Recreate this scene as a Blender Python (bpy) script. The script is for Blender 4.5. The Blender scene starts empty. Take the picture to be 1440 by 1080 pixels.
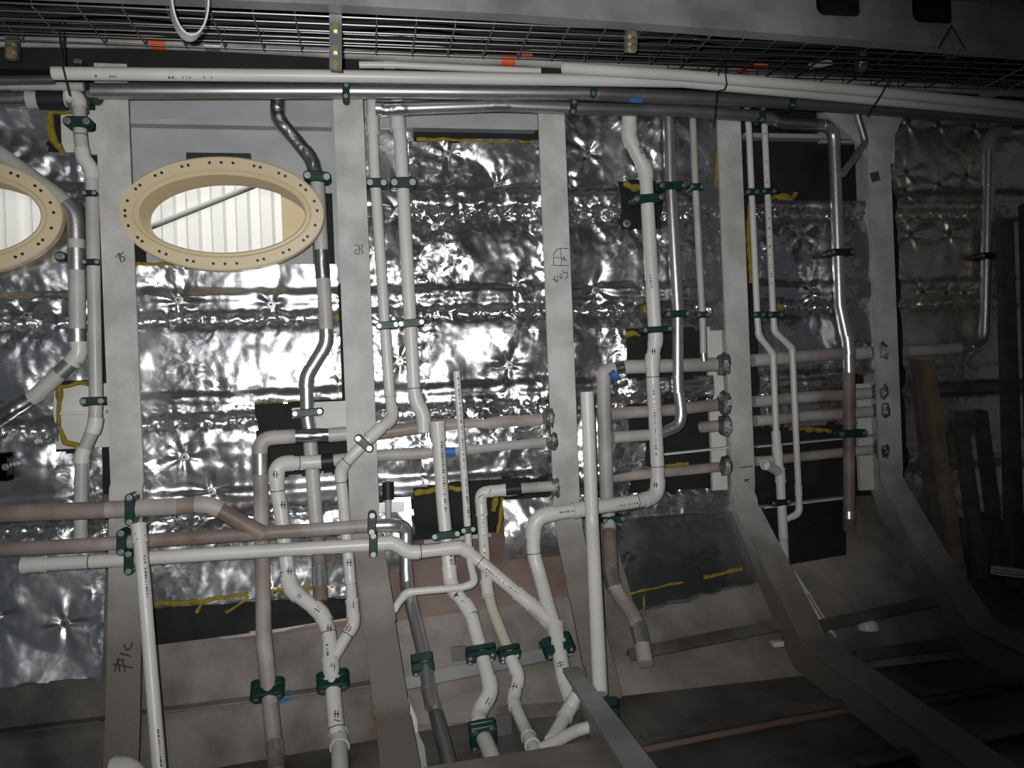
import bpy, math, random
from mathutils import Vector, Matrix, noise
random.seed(7)
sc = bpy.context.scene
col = sc.collection
V = Vector
R = math.radians

# ------------------------------------------------------------------ camera (28 mm lens, 1440x1080 frame)
F, TH, RO = 1120.0, R(10.2), R(2.2)
fw = V((math.sin(TH), math.cos(TH), 0))
r0 = fw.cross(V((0, 0, 1))).normalized(); u0 = r0.cross(fw)
rt = r0*math.cos(RO) - u0*math.sin(RO); up = u0*math.cos(RO) + r0*math.sin(RO)
EYE = V((0, 0, 1.2)) - fw*2.4
cd = bpy.data.cameras.new('camera'); cd.lens = 28; cd.sensor_width = 36; cd.clip_end = 60
cam = bpy.data.objects.new('camera', cd); col.objects.link(cam)
cam.matrix_world = Matrix(((rt.x, up.x, -fw.x, EYE.x), (rt.y, up.y, -fw.y, EYE.y), (rt.z, up.z, -fw.z, EYE.z), (0, 0, 0, 1)))
sc.camera = cam

# ------------------------------------------------------------------ hull section (Y, Z) at stations along X
FX = [-1.138, -0.495, 0.113, 0.693, 1.215]
FWID = [.085, .085, .082, .079, .083]
HS = [(-2.2, [(.12, 2.6), (.12, .98), (.06, .62), (-.02, .12), (-.9, .05)]),
      (-1.10, [(.12, 2.6), (.12, .92), (.05, .57), (-.05, .16), (-1.0, .08)]),
      (-.45, [(.12, 2.6), (.12, .80), (-.09, .50), (-.28, .30), (-1.3, .24)]),
      (.15, [(.12, 2.6), (.12, .77), (-.09, .56), (-.3, .35), (-1.4, .30)]),
      (3.2, [(.12, 2.6), (.12, .77), (-.09, .56), (-.3, .35), (-1.4, .30)])]
def section(X):
    for (a, pa), (b, pb) in zip(HS, HS[1:]):
        if X <= b or b == 3.2:
            t = max(0, min(1, (X-a)/(b-a)))
            return [(p[0]+(q[0]-p[0])*t, p[1]+(q[1]-p[1])*t) for p, q in zip(pa, pb)]
def depth_out(X, Y, Z):            # > 0 when the point lies outside the hull
    pr = section(X)
    for (y0, z0), (y1, z1) in zip(pr[:4], pr[1:4]):
        if Z >= z1: return Y - (y0 + (y1-y0)*(z0-Z)/max(1e-6, z0-z1))
    (y0, z0), (y1, z1) = pr[3], pr[4]
    zz = z0 + (z1-z0)*max(0, min(1, (y0-Y)/(y0-y1)))
    return max(zz - Z, Y-y0 if Z < z0-.02 else -1)
def ray(x, y): return (fw + rt*((x-720)/F) - up*((y-540)/F))
def hull_hit(x, y):
    d = ray(x, y); t = 1.2
    while t < 4.5:
        p = EYE + d*t
        if depth_out(*p) > 0: return t
        t += .004
    return t
def P0(x, y, Y):
    d = ray(x, y); return EYE + d*((Y-EYE.y)/d.y)
def P(x, y, Y, off=.05):           # a point at depth Y that keeps clear of the hull
    d = ray(x, y); t = (Y-EYE.y)/d.y
    return EYE + d*min(t, hull_hit(x, y)-off)
def H(x, y, off=0.0): return EYE + ray(x, y)*(hull_hit(x, y)-off)
def mpp(p): return (p-EYE).dot(fw)/F   # metres per pixel at a point

# ------------------------------------------------------------------ materials
def mat(name, base, rough=.6, metal=0.0, var=None, scale=8.0, bump=0.0, bscale=60.0, spec=.4, detail=6, zmix=None, emit=0):
    m = bpy.data.materials.new(name); m.use_nodes = True
    nt = m.node_tree; b = nt.nodes['Principled BSDF']; L = nt.links
    b.inputs['Base Color'].default_value = (*base, 1); b.inputs['Roughness'].default_value = rough
    b.inputs['Metallic'].default_value = metal*(.86 if metal > .9 and base[0] > .4 else 1); b.inputs['Specular IOR Level'].default_value = spec
    geo = nt.nodes.new('ShaderNodeNewGeometry')
    out = None
    if var:
        n = nt.nodes.new('ShaderNodeTexNoise'); n.inputs['Scale'].default_value = scale; n.inputs['Detail'].default_value = detail
        L.new(geo.outputs['Position'], n.inputs['Vector'])
        cr = nt.nodes.new('ShaderNodeValToRGB'); cr.color_ramp.elements[0].position = .36; cr.color_ramp.elements[1].position = .66
        cr.color_ramp.elements[0].color = (*base, 1); cr.color_ramp.elements[1].color = (*var, 1)
        L.new(n.outputs['Fac'], cr.inputs['Fac']); out = cr.outputs['Color']
        rr = nt.nodes.new('ShaderNodeMapRange'); rr.inputs['To Min'].default_value = max(.05, rough-.12); rr.inputs['To Max'].default_value = rough+.12
        L.new(n.outputs['Fac'], rr.inputs['Value']); L.new(rr.outputs['Result'], b.inputs['Roughness'])
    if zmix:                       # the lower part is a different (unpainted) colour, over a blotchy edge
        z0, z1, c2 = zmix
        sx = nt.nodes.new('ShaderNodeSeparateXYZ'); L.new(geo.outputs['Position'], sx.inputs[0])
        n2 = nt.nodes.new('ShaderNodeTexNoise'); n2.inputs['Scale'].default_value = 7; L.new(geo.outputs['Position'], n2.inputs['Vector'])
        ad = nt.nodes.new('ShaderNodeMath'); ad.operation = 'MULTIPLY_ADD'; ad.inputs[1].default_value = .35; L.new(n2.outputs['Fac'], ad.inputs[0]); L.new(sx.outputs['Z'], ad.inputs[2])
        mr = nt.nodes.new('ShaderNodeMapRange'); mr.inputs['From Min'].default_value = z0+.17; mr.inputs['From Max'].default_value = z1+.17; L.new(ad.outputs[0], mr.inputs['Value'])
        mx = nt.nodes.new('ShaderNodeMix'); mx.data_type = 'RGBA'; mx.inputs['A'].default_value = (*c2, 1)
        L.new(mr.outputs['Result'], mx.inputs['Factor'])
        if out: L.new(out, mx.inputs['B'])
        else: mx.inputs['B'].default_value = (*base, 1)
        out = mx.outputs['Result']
    if out: L.new(out, b.inputs['Base Color'])
    if bump:
        n = nt.nodes.new('ShaderNodeTexNoise'); n.inputs['Scale'].default_value = bscale; n.inputs['Detail'].default_value = 4
        L.new(geo.outputs['Position'], n.inputs['Vector'])
        bp = nt.nodes.new('ShaderNodeBump'); bp.inputs['Strength'].default_value = bump; bp.inputs['Distance'].default_value = .01
        L.new(n.outputs['Fac'], bp.inputs['Height']); L.new(bp.outputs['Normal'], b.inputs['Normal'])
    return m
M = {
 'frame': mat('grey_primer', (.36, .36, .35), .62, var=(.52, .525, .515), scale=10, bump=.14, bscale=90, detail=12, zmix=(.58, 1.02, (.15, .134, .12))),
 'plate': mat('white_primer_plate', (.31, .32, .34), .55, var=(.38, .395, .41), scale=7),
 'clip': mat('offwhite_clip_plate', (.52, .53, .50), .6, var=(.60, .60, .57), scale=12),
 'black': mat('black_coating', (.012, .013, .013), .75, var=(.02, .021, .02), scale=14, spec=.2),
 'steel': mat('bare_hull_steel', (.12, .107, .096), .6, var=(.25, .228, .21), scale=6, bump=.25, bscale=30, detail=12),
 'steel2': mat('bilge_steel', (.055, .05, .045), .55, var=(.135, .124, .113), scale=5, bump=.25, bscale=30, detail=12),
 'rustplate': mat('red_primer_plate', (.125, .082, .068), .6, var=(.20, .155, .138), scale=6, bump=.2, bscale=40, detail=12),
 'rustline': mat('rust_streak', (.20, .11, .075), .7, var=(.13, .11, .10), scale=20),
 'pvc': mat('white_pvc', (.53, .53, .51), .36, var=(.60, .60, .58), scale=5),
 'pvcdull': mat('dull_white_pvc', (.36, .36, .345), .4, var=(.46, .46, .445), scale=8),
 'yellowpvc': mat('primer_stained_pvc', (.42, .41, .32), .4, var=(.48, .475, .42), scale=12),
 'rust': mat('brown_primed_pipe', (.15, .105, .09), .55, var=(.30, .265, .24), scale=6, detail=10),
 'greypipe': mat('grey_dusty_pipe', (.28, .27, .26), .5, var=(.44, .43, .42), scale=7),
 'greyrust': mat('grey_brown_pipe', (.22, .18, .16), .5, var=(.44, .43, .42), scale=7, detail=10),
 'shiny': mat('polished_steel', (.66, .66, .66), .32, 1.0, var=(.5, .5, .5), scale=14, bump=.04, bscale=50),
 'galv': mat('dull_galvanised', (.46, .47, .48), .36, 1.0, var=(.34, .35, .36), scale=10),
 'darkpipe': mat('dark_steel_pipe', (.16, .165, .17), .4, .7, var=(.22, .225, .23), scale=8),
 'weld': mat('burnt_weld', (.16, .155, .15), .38, .8, var=(.34, .33, .32), scale=40, bump=.6, bscale=120),
 'wire': mat('zinc_wire', (.30, .30, .30), .4, 1.0),
 'green': mat('dark_green_clamp', (.004, .028, .022), .45, var=(.006, .038, .03), scale=30),
 'blackclamp': mat('black_clamp', (.012, .013, .014), .4),
 'bolt': mat('zinc_bolt', (.36, .36, .35), .45, 1.0),
 'cream': mat('cream_gelcoat', (.58, .48, .31), .45, var=(.63, .535, .37), scale=5),
 'cream2': mat('cream_liner', (.74, .58, .34), .45, var=(.78, .64, .42), scale=5),
 'yellow': mat('yellow_fibreglass', (.30, .23, .025), .95, var=(.19, .15, .02), scale=50, bump=.6, bscale=200),
 'rubber': mat('black_rubber', (.014, .014, .02), .5),
 'blue': mat('blue_tape', (.03, .14, .40), .5),
 'orange': mat('orange_tape', (.75, .10, .02), .5),
 'ink': mat('black_ink', (.015, .015, .02), .7),
 'redink': mat('red_ink', (.30, .04, .035), .7),
 'violet': mat('violet_primer', (.16, .10, .26), .5),
 'beam': mat('grey_deck_beam', (.17, .173, .178), .5, var=(.30, .305, .31), scale=6),
 'deck': mat('dark_deckhead', (.011, .012, .014), .85, var=(.02, .021, .023), scale=6),
 'strap': mat('white_strap', (.60, .61, .62), .4),
 'brass': mat('brass', (.62, .52, .26), .35, .8),
 'wood': mat('weathered_brown_timber', (.14, .10, .065), .75, var=(.22, .165, .105), scale=18),
 'wooddark': mat('dark_timber', (.07, .066, .064), .8, var=(.11, .104, .098), scale=18),
 'shed': mat('white_cladding', (.80, .795, .76), .5),
 'shed2': mat('grey_tube', (.33, .33, .31), .5),
 'paper': mat('white_scrap', (.62, .61, .58), .7),
 'film': mat('crumpled_film', (.55, .55, .53), .35, var=(.68, .68, .66), scale=30),
}
def foil_mat(name, base, rough, bump):
    m = mat(name, base, rough, 1.0)
    nt = m.node_tree; L = nt.links; b = nt.nodes['Principled BSDF']; b.inputs['Metallic'].default_value = .97
    geo = nt.nodes.new('ShaderNodeNewGeometry')
    def tex(kind, scale, det, dist=0):
        n = nt.nodes.new('ShaderNodeTexNoise'); n.noise_type = kind; n.normalize = True
        n.inputs['Scale'].default_value = scale; n.inputs['Detail'].default_value = det; n.inputs['Distortion'].default_value = dist
        L.new(geo.outputs['Position'], n.inputs['Vector']); return n
    def math_(op, a, c):
        q = nt.nodes.new('ShaderNodeMath'); q.operation = op
        for k, v in enumerate((a, c)):
            if isinstance(v, (int, float)): q.inputs[k].default_value = v
            else: L.new(v, q.inputs[k])
        return q.outputs[0]
    n1 = tex('RIDGED_MULTIFRACTAL', 7, 4, .6); n2 = tex('RIDGED_MULTIFRACTAL', 26, 3, .4); ms = tex('FBM', 3.2, 2)
    at = nt.nodes.new('ShaderNodeAttribute'); at.attribute_name = 'crumple'
    mr = nt.nodes.new('ShaderNodeMapRange'); mr.inputs['From Min'].default_value = .42; mr.inputs['From Max'].default_value = .62; mr.inputs['To Min'].default_value = .12; mr.inputs['To Max'].default_value = .75
    L.new(ms.outputs['Fac'], mr.inputs['Value'])
    amt = math_('ADD', mr.outputs['Result'], at.outputs['Fac'])
    hgt = math_('ADD', math_('MULTIPLY', n1.outputs['Fac'], .55), math_('MULTIPLY', math_('MULTIPLY', n2.outputs['Fac'], .42), amt))
    bp = nt.nodes.new('ShaderNodeBump'); bp.inputs['Strength'].default_value = bump*.45; bp.inputs['Distance'].default_value = .06
    L.new(hgt, bp.inputs['Height'])
    # flat facets between sharp creases: every cell leans its own way
    def vm(op, a, c):
        q = nt.nodes.new('ShaderNodeVectorMath'); q.operation = op
        for k, v in enumerate((a, c)):
            if isinstance(v, tuple): q.inputs[k].default_value = v
            else: L.new(v, q.inputs[k])
        return q.outputs[0]
    wn = tex('FBM', 9, 2); wn2 = tex('FBM', 30, 2)
    pos = vm('ADD', geo.outputs['Position'], vm('ADD', vm('MULTIPLY', vm('SUBTRACT', wn.outputs['Color'], (.5, .5, .5)), (.16, .16, .16)), vm('MULTIPLY', vm('SUBTRACT', wn2.outputs['Color'], (.5, .5, .5)), (.03, .03, .03))))
    nrm = bp.outputs['Normal']
    for sca, kx, amp_ in ((13, (1, 1, .55), .30), (34, (1, 1, .7), .34), (80, (1, 1, 1), .30)):
        vo = nt.nodes.new('ShaderNodeTexVoronoi'); vo.inputs['Scale'].default_value = sca
        L.new(vm('MULTIPLY', pos, kx), vo.inputs['Vector'])
        off_ = vm('MULTIPLY', vm('SUBTRACT', vo.outputs['Color'], (.5, .5, .5)), (amp_*bump, amp_*.3*bump, amp_*bump))
        cb = nt.nodes.new('ShaderNodeCombineXYZ')
        for k in range(3): L.new(amt if sca > 20 else mr.outputs['Result'], cb.inputs[k])
        nrm = vm('ADD', nrm, vm('MULTIPLY', off_, cb.outputs[0]))
    nz = nt.nodes.new('ShaderNodeVectorMath'); nz.operation = 'NORMALIZE'; L.new(nrm, nz.inputs[0]); L.new(nz.outputs[0], b.inputs['Normal'])
    return m
M['foil'] = foil_mat('aluminium_foil', (.74, .75, .77), .28, .54)
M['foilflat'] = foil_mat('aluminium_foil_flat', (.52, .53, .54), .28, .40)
M['foil2'] = foil_mat('aluminium_foil_shaded', (.58, .59, .60), .27, .9)  # same foil, base darkened to paint in shade of sheets tilted from the flash
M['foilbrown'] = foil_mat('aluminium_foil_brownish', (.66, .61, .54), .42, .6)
M['wrap'] = foil_mat('foil_tape_wrap', (.50, .51, .52), .3, .8)

# ------------------------------------------------------------------ object helpers
WORLD = {}
class MB:
    def __init__(s): s.v = []; s.f = []
    def add(s, vs, fs):
        k = len(s.v); s.v += [V(p) for p in vs]; s.f += [tuple(i+k for i in f) for f in fs]; return s
    def hexa(s, c):
        return s.add(c, [(0, 3, 2, 1), (4, 5, 6, 7), (0, 1, 5, 4), (1, 2, 6, 5), (2, 3, 7, 6), (3, 0, 4, 7)])
    def box(s, a, b):
        (x0, y0, z0), (x1, y1, z1) = a, b
        return s.hexa([(x0, y0, z0), (x1, y0, z0), (x1, y1, z0), (x0, y1, z0), (x0, y0, z1), (x1, y0, z1), (x1, y1, z1), (x0, y1, z1)])
    def bar(s, a, b, w, h, nrm=V((0, -1, 0))):       # a rectangular bar from a to b
        a, b = V(a), V(b); d = (b-a).normalized(); q = d.cross(nrm).normalized()*(w/2); n = q.cross(d).normalized()*(h/2)
        return s.hexa([a-q-n, a+q-n, a+q+n, a-q+n, b-q-n, b+q-n, b+q+n, b-q+n])
    def tube(s, pts, r, n=14, caps=True, hollow=(0, 0)):
        pts = [V(p) for p in pts]; out = []
        k = len(pts); rr = r if isinstance(r, (list, tuple)) else [r]*k
        t0 = (pts[1]-pts[0]).normalized()
        nx = t0.cross(V((0, 0, 1)) if abs(t0.z) < .9 else V((0, 1, 0))).normalized()
        for i, p in enumerate(pts):
            t = (pts[min(i+1, k-1)]-pts[max(i-1, 0)]).normalized()
            nx = (nx - t*nx.dot(t)).normalized(); ny = t.cross(nx)
            out.append([p + (nx*math.cos(6.2832*j/n) + ny*math.sin(6.2832*j/n))*rr[i] for j in range(n)])
        vs = [q for ring in out for q in ring]; fs = []
        for i in range(k-1):
            for j in range(n): fs.append((i*n+j, i*n+(j+1) % n, (i+1)*n+(j+1) % n, (i+1)*n+j))
        if caps:
            for e, ring, sgn in ((0, out[0], 1), (1, out[-1], -1)):
                b0 = 0 if e == 0 else (k-1)*n
                if hollow[e]:
                    c = pts[0] if e == 0 else pts[-1]
                    tt = ((pts[1]-pts[0]) if e == 0 else (pts[-2]-pts[-1])).normalized()*rr[0]*1.6
                    m0 = len(vs)
                    vs += [c+(q-c)*.84 for q in ring]; vs += [c+(q-c)*.84+tt for q in ring]
                    for j in range(n):
                        j2 = (j+1) % n
                        fs += [(b0+j, b0+j2, m0+j2, m0+j), (m0+j, m0+j2, m0+n+j2, m0+n+j)]
                    fs.append(tuple(range(m0+n, m0+2*n)))
                else: fs.append(tuple(range(b0, b0+n)))
        return s.add(vs, fs)
    def build(s, name, m, parent=None, smooth=True, sharp=40):
        c = sum(s.v, V())/max(1, len(s.v))
        me = bpy.data.meshes.new(name); me.from_pydata([p-c for p in s.v], [], s.f); me.validate()
        ms = m if isinstance(m, (list, tuple)) else [m]
        for q in ms: me.materials.append(M[q] if isinstance(q, str) else q)
        import bmesh
        bm = bmesh.new(); bm.from_mesh(me); bmesh.ops.recalc_face_normals(bm, faces=bm.faces); bm.to_mesh(me); bm.free()
        if smooth:
            me.shade_smooth()
            try: me.set_sharp_from_angle(angle=R(sharp))
            except Exception: pass
        o = bpy.data.objects.new(name, me); col.objects.link(o)
        o.parent = parent; o.location = c - (WORLD[parent.name] if parent else V()); WORLD[o.name] = c
        return o
def tag(o, label, cat, group=None, kind=None):
    if label: o['label'] = label
    if cat: o['category'] = cat
    if group: o['group'] = group
    if kind: o['kind'] = kind
    return o
def thing(name, loc, label, cat, group=None):
    o = bpy.data.objects.new(name, None); col.objects.link(o); o.location = loc; o.empty_display_size = .05; WORLD[o.name] = V(loc)
    return tag(o, label, cat, group)
def struct(mb, name, m, smooth=False): return tag(mb.build(name, m, None, smooth), None, None, None, 'structure')

# ------------------------------------------------------------------ pipes
PIPES = {}
def arc(a, b, c, rad):
    d1 = (a-b).normalized(); d2 = (c-b).normalized()
    ang = d1.angle(d2, math.pi); turn = math.pi-ang
    if turn < .02: return [b]
    t = min(rad*math.tan(turn/2), .47*(a-b).length, .47*(c-b).length)
    k = max(3, int(turn/R(11))+2); p, q = b+d1*t, b+d2*t
    return [p*(1-s)**2 + b*2*s*(1-s) + q*s*s for s in [i/(k-1) for i in range(k)]]
def pipe(key, name, label, cat, w, pts, m='pvc', Y=.02, bend=2.6, fat=1.13, hollow=(0, 0), off=None, group=None):
    """pts: (x, y, flag, extra...) flag '' plain or smooth bend, 'E' elbow fitting, 'c' coupling, 'b' pen line, 'm:<material>' change; Y=number"""
    vs = []; cy = Y
    for p in pts:
        fl = p[2].split(',') if len(p) > 2 else ['']
        for q in fl:
            if q.startswith('Y'): cy = float(q[1:])
        vs.append([P(p[0], p[1], cy, off if off is not None else .06), fl])
    mid = vs[len(vs)//2][0]; r = w/2*mpp(mid)
    root = thing(name, min((v[0] for v in vs), key=lambda q: q.z), label, cat, group)
    n = len(vs); sec = []; cur = m
    sections = []
    def flush(hs=0, he=0):
        nonlocal sec
        if len(sec) > 1:
            sections.append((sec, cur, hs, he))
        sec = []
    rings = []
    for i, (p, fl) in enumerate(vs):
        a = [p] if i in (0, n-1) else arc(vs[i-1][0], p, vs[i+1][0], r*bend*2 if 'E' not in fl else r*bend)
        if 'E' in fl and len(a) > 2:
            sec.append(a[0]); flush()
            d0 = (a[0]-a[1]).normalized(); d1 = (a[-1]-a[-2]).normalized()
            em = [q[2:] for q in fl if q.startswith('e:')]
            MB().tube([a[0]+d0*r*.7]+a+[a[-1]+d1*r*.7], r*fat, 16).build('elbow', em[0] if em else (cur if cur != 'pvcdull' else 'pvc'), root)
            if fat > 1.05:
                lip = MB()
                for e, dd in ((a[0]+d0*r*.7, d0), (a[-1]+d1*r*.7, d1)):
                    pass
            sec = [a[-1]]
        else: sec += a
        for q in fl:
            if q in ('c', 'b', 'k', 's', 'B', 'O', 'v', 'W'):
                d = (vs[min(i+1, n-1)][0]-vs[max(i-1, 0)][0]).normalized(); c = a[len(a)//2]
                rings.append((q, c, d, cur))
            if q.startswith('m:'):
                flush(); sec = [a[-1]]; cur = q[2:]
    flush()
    for i, (s_, mm, _, _) in enumerate(sections):
        MB().tube(s_, r, 16, True, (hollow[0] if i == 0 else 0, hollow[1] if i == len(sections)-1 else 0)).build('pipe_section', mm, root)
    for q, c, d, rm in rings:
        ln, k, mm, nm = {'c': (1.5*r, fat+.02, rm, 'coupling'), 'b': (.0012, 1.012, 'ink', 'pen_line'), 'k': (1.5*r, 1.22, 'rubber', 'rubber_coupling'),
                         's': (1.4*r, 1.07, 'shiny', 'steel_coupling'), 'B': (.9*r, 1.03, 'blue', 'tape_band'), 'O': (1.4*r, 1.04, 'orange', 'tape_band'), 'v': (.5*r, 1.01, 'violet', 'primer_band'), 'W': (2.0*r, 1.05, 'wrap', 'foil_tape')}[q]
        kk = MB()
        if q == 'c':      # a socket with a raised lip at each end
            kk.tube([c-d*ln, c-d*ln*.72, c-d*ln*.7, c+d*ln*.7, c+d*ln*.72, c+d*ln], [r*k*1.05, r*k*1.05, r*k*.985, r*k*.985, r*k*1.05, r*k*1.05], 18)
        else: kk.tube([c-d*ln, c+d*ln], r*k, 18)
        kk.build(nm, mm, root)
    PIPES[key] = (root, r, [v[0] for v in vs], label)
    return root
def surf(key, x, y):               # the point of a pipe's near surface seen at a pixel
    root, r, pts, _ = PIPES[key]; d = ray(x, y).normalized(); best = (9, None)
    for a, b in zip(pts, pts[1:]):
        for k in range(21):
            p = a.lerp(b, k/20); t = (p-EYE).dot(d); q = EYE+d*t
            e = (q-p).length
            if e < best[0]: best = (e, t)
    e, t = best
    return EYE + d*(t - math.sqrt(max(1e-8, (r*1.14)**2 - min(e, r)**2)) - .0008)
def ribbon(mb, pts, w):
    for a, b in zip(pts, pts[1:]):
        d = (b-a); 
        if d.length < 1e-6: continue
        n = (EYE-a).normalized(); q = d.normalized().cross(n).normalized()*(w/2); e = d.normalized()*w*.3
        mb.add([a-q-e, a+q-e, b+q+e, b-q+e], [(0, 1, 2, 3)])
def pen(key, strokes, m='ink', w=.0026):
    mb = MB()
    for st in strokes: ribbon(mb, [surf(key, *q) for q in st], w)
    mb.build('pen_mark' if m != 'redink' else 'printed_line', m, PIPES[key][0], False)
def ticks(key, x, y, ang=0, s=5, m='ink'):      # the fitter's double tick across a joint
    c, si = math.cos(R(ang)), math.sin(R(ang))
    def q(a, b): return (x+a*c-b*si, y+a*si+b*c)
    pen(key, [[q(-s*.35, -s), q(-s*.35, s*.9)], [q(s*.4, -s*.9), q(s*.4, s)], [q(-s*.8, 0), q(s*.8, 0)]], m)
def printed(key, p0, p1, n=12, m='ink', h=1.5, w=.0016):  # a printed line of small characters along a pipe
    mb = MB(); dx, dy = p1[0]-p0[0], p1[1]-p0[1]; L = math.hypot(dx, dy); ux, uy = dx/L, dy/L
    rnd = random.Random(int(p0[0]*7+p0[1]))
    for i in range(n):
        if rnd.random() < .14: continue
        t = (i+.5)/n; x, y = p0[0]+dx*t, p0[1]+dy*t; s = L/n*.34
        k = rnd.choice((0, 1, 2))
        sts = [[(x-uy*h, y+ux*h), (x+uy*h, y-ux*h)]]
        if k: sts.append([(x-ux*s, y-uy*s), (x+ux*s, y+uy*s)])
        if k == 2: sts.append([(x+ux*s-uy*h, y+uy*s+ux*h), (x+ux*s+uy*h, y+uy*s-ux*h)])
        for st in sts: ribbon(mb, [surf(key, *q) for q in st], w)
    mb.build('printed_line', m, PIPES[key][0], False)

# ------------------------------------------------------------------ clamps
def clamp(x, y, Y, L, Hh, ang, label, key=None, m='green', T=None, tilt=0, bolts=2, group=None, square=False, twist=0, off=.06):
    """bar clamp: L px long, Hh px high, ang degrees in the picture plane; wraps the pipe at its centre"""
    c = P(x, y, Y, off)
    if key:
        root, r, pts, _ = PIPES[key]
        best = min(((a.lerp(b, k/30)) for a, b in zip(pts, pts[1:]) for k in range(31)), key=lambda p: ((p-EYE).normalized()-(c-EYE).normalized()).length)
        c = c + (best-c).dot(fw)*fw*1.0
        if T is None: T = 2*r+.010
    T = T or .04
    s = mpp(c); l, h = L*s, Hh*s
    t = thing('pipe_clamp', c, label, 'clamp', group)
    X = V((math.cos(R(ang)), 0, math.sin(R(ang)))); Zv = V((-math.sin(R(ang)), 0, math.cos(R(ang)))); Yv = V((0, -1, 0))
    if tilt:
        rot = Matrix.Rotation(R(tilt), 3, X); Zv = rot @ Zv; Yv = rot @ Yv
    if twist:
        rot = Matrix.Rotation(R(twist), 3, Zv); X = rot @ X; Yv = rot @ Yv
    def body(yf, yb, l, h, nm):
        mb = MB(); n = 6; out = []
        rad = h*.48 if not square else min(h, l)*.10
        for cx, cz, a0 in ((1, 1, 0), (-1, 1, 90), (-1, -1, 180), (1, -1, 270)):
            for k in range(n):
                a = R(a0+90*k/(n-1)); out.append((cx*(l/2-rad)+rad*math.cos(a), cz*(h/2-rad)+rad*math.sin(a)))
        N = len(out); bv = .0022; layers = [(yf, -bv), (yf-bv, 0), (yb+bv, 0), (yb, -bv)]
        vs = []
        for yy, ins in layers:
            for (a, b) in out:
                k1 = 1+2*ins/l; k2 = 1+2*ins/h
                vs.append(c + X*a*k1 + Zv*b*k2 + Yv*yy)
        fs = [tuple(range(N)), tuple(range(3*N, 4*N))]
        for i in range(3):
            for j in range(N): fs.append((i*N+j, i*N+(j+1) % N, (i+1)*N+(j+1) % N, (i+1)*N+j))
        mb.add(vs, fs); return mb.build(nm, m, t)
    body(T/2, .0015, l, h, 'front_half'); body(-.0015, -T/2, l, h, 'rear_half')
    br = min(h*.22, .0065)
    pos = [(-1, 0), (1, 0)] if bolts == 2 else [(-1, 1), (1, 1), (-1, -1), (1, -1)]
    for sx, sz in pos:
        q = c + X*sx*(l/2-max(h*.42 if not square else 0, br*1.6)) + Zv*sz*(h/2-br*1.7) + Yv*T/2
        mb = MB(); mb.tube([q, q+Yv*.002, q+Yv*.0021, q+Yv*.006], [br*1.5, br*1.5, br, br*.9], 8)
        mb.build('bolt', 'bolt', t)
    return t

# ================================================================== SETTING
# hull plating, one plate per bay, bare at the foot
edges = [-2.2] + [x+.04 for x in FX] + [2.6]
def plate(x0, x1, k0, k1, nm, m, nx=10, ny=8):
    mb = MB(); vs = []; fs = []
    for i in range(nx+1):
        X = x0+(x1-x0)*i/nx; pr = section(X)
        for k in range(k0, k1):
            for j in range(ny + (1 if k == k1-1 else 0)):
                t = j/ny; vs.append((X, pr[k][0]+(pr[k+1][0]-pr[k][0])*t, pr[k][1]+(pr[k+1][1]-pr[k][1])*t))
    cn = len(vs)//(nx+1)
    for i in range(nx):
        for j in range(cn-1): fs.append((i*cn+j, i*cn+j+1, (i+1)*cn+j+1, (i+1)*cn+j))
    mb.add(vs, fs); return struct(mb, nm, m, True)
def ell(c, a, b, n=64): return [(c.x+a*math.cos(6.28318*i/n), c.z+b*math.sin(6.28318*i/n)) for i in range(n)]
PORT = [P0(314, 300, .0), P0(-72, 303, .0)]
PA, PB = .279, .1625                     # half axes of the portlight flange
def holed(x0, x1, z0, z1, Y, c, a, b, nm, m, n=64):
    inner = ell(c, a, b, n); mb = MB(); outer = []
    for i in range(n):
        dx, dz = math.cos(6.28318*i/n)*a, math.sin(6.28318*i/n)*b
        ks = []
        if dx > 1e-9: ks.append((x1-c.x)/dx)
        if dx < -1e-9: ks.append((x0-c.x)/dx)
        if dz > 1e-9: ks.append((z1-c.z)/dz)
        if dz < -1e-9: ks.append((z0-c.z)/dz)
        k = min(ks); outer.append([c.x+dx*k, c.z+dz*k])
    for cx, cz in ((x0, z0), (x1, z0), (x0, z1), (x1, z1)):
        o = min(outer, key=lambda p: (p[0]-cx)**2+(p[1]-cz)**2); o[0] = cx; o[1] = cz
    vs = [(p[0], Y, p[1]) for p in inner]+[(p[0], Y, p[1]) for p in outer]
    mb.add(vs, [(i, (i+1) % n, n+(i+1) % n, n+i) for i in range(n)])
    return struct(mb, nm, m)
zp0 = P0(314, 392, .12).z
holed(-2.2, edges[1], 1.1, 2.6, .12, V((PORT[1].x, 0, PORT[1].z)), PA*.84, PB*.84, 'wall_left', 'black')
holed(edges[1], edges[2], zp0-.02, 2.6, .12, PORT[0], PA*.85, PB*.85, 'wall_portlight', 'plate')
wl = 0
for i in range(6):
    x0, x1 = edges[i], edges[i+1]
    if i >= 2: plate(x0, x1, 0, 1, 'wall_hull', 'black', 6, 4)
    else:
        mb = MB(); zt = 1.1 if i == 0 else zp0-.02
        pa, pb = section(x0), section(x1)
        mb.add([(x0, .12, zt), (x1, .12, zt), (x1, .12, pb[1][1]), (x0, .12, pa[1][1])], [(0, 1, 2, 3)]); struct(mb, 'wall_hull', 'black')
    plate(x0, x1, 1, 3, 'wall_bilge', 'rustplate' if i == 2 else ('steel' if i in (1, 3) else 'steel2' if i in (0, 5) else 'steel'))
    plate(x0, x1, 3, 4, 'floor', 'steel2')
mb = MB(); mb.add([(-2.2, -.9, .05), (2.6, -1.4, .30), (2.6, -5, .28), (-2.2, -5, .05)], [(0, 1, 2, 3)]); struct(mb, 'floor', 'steel2')
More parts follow.
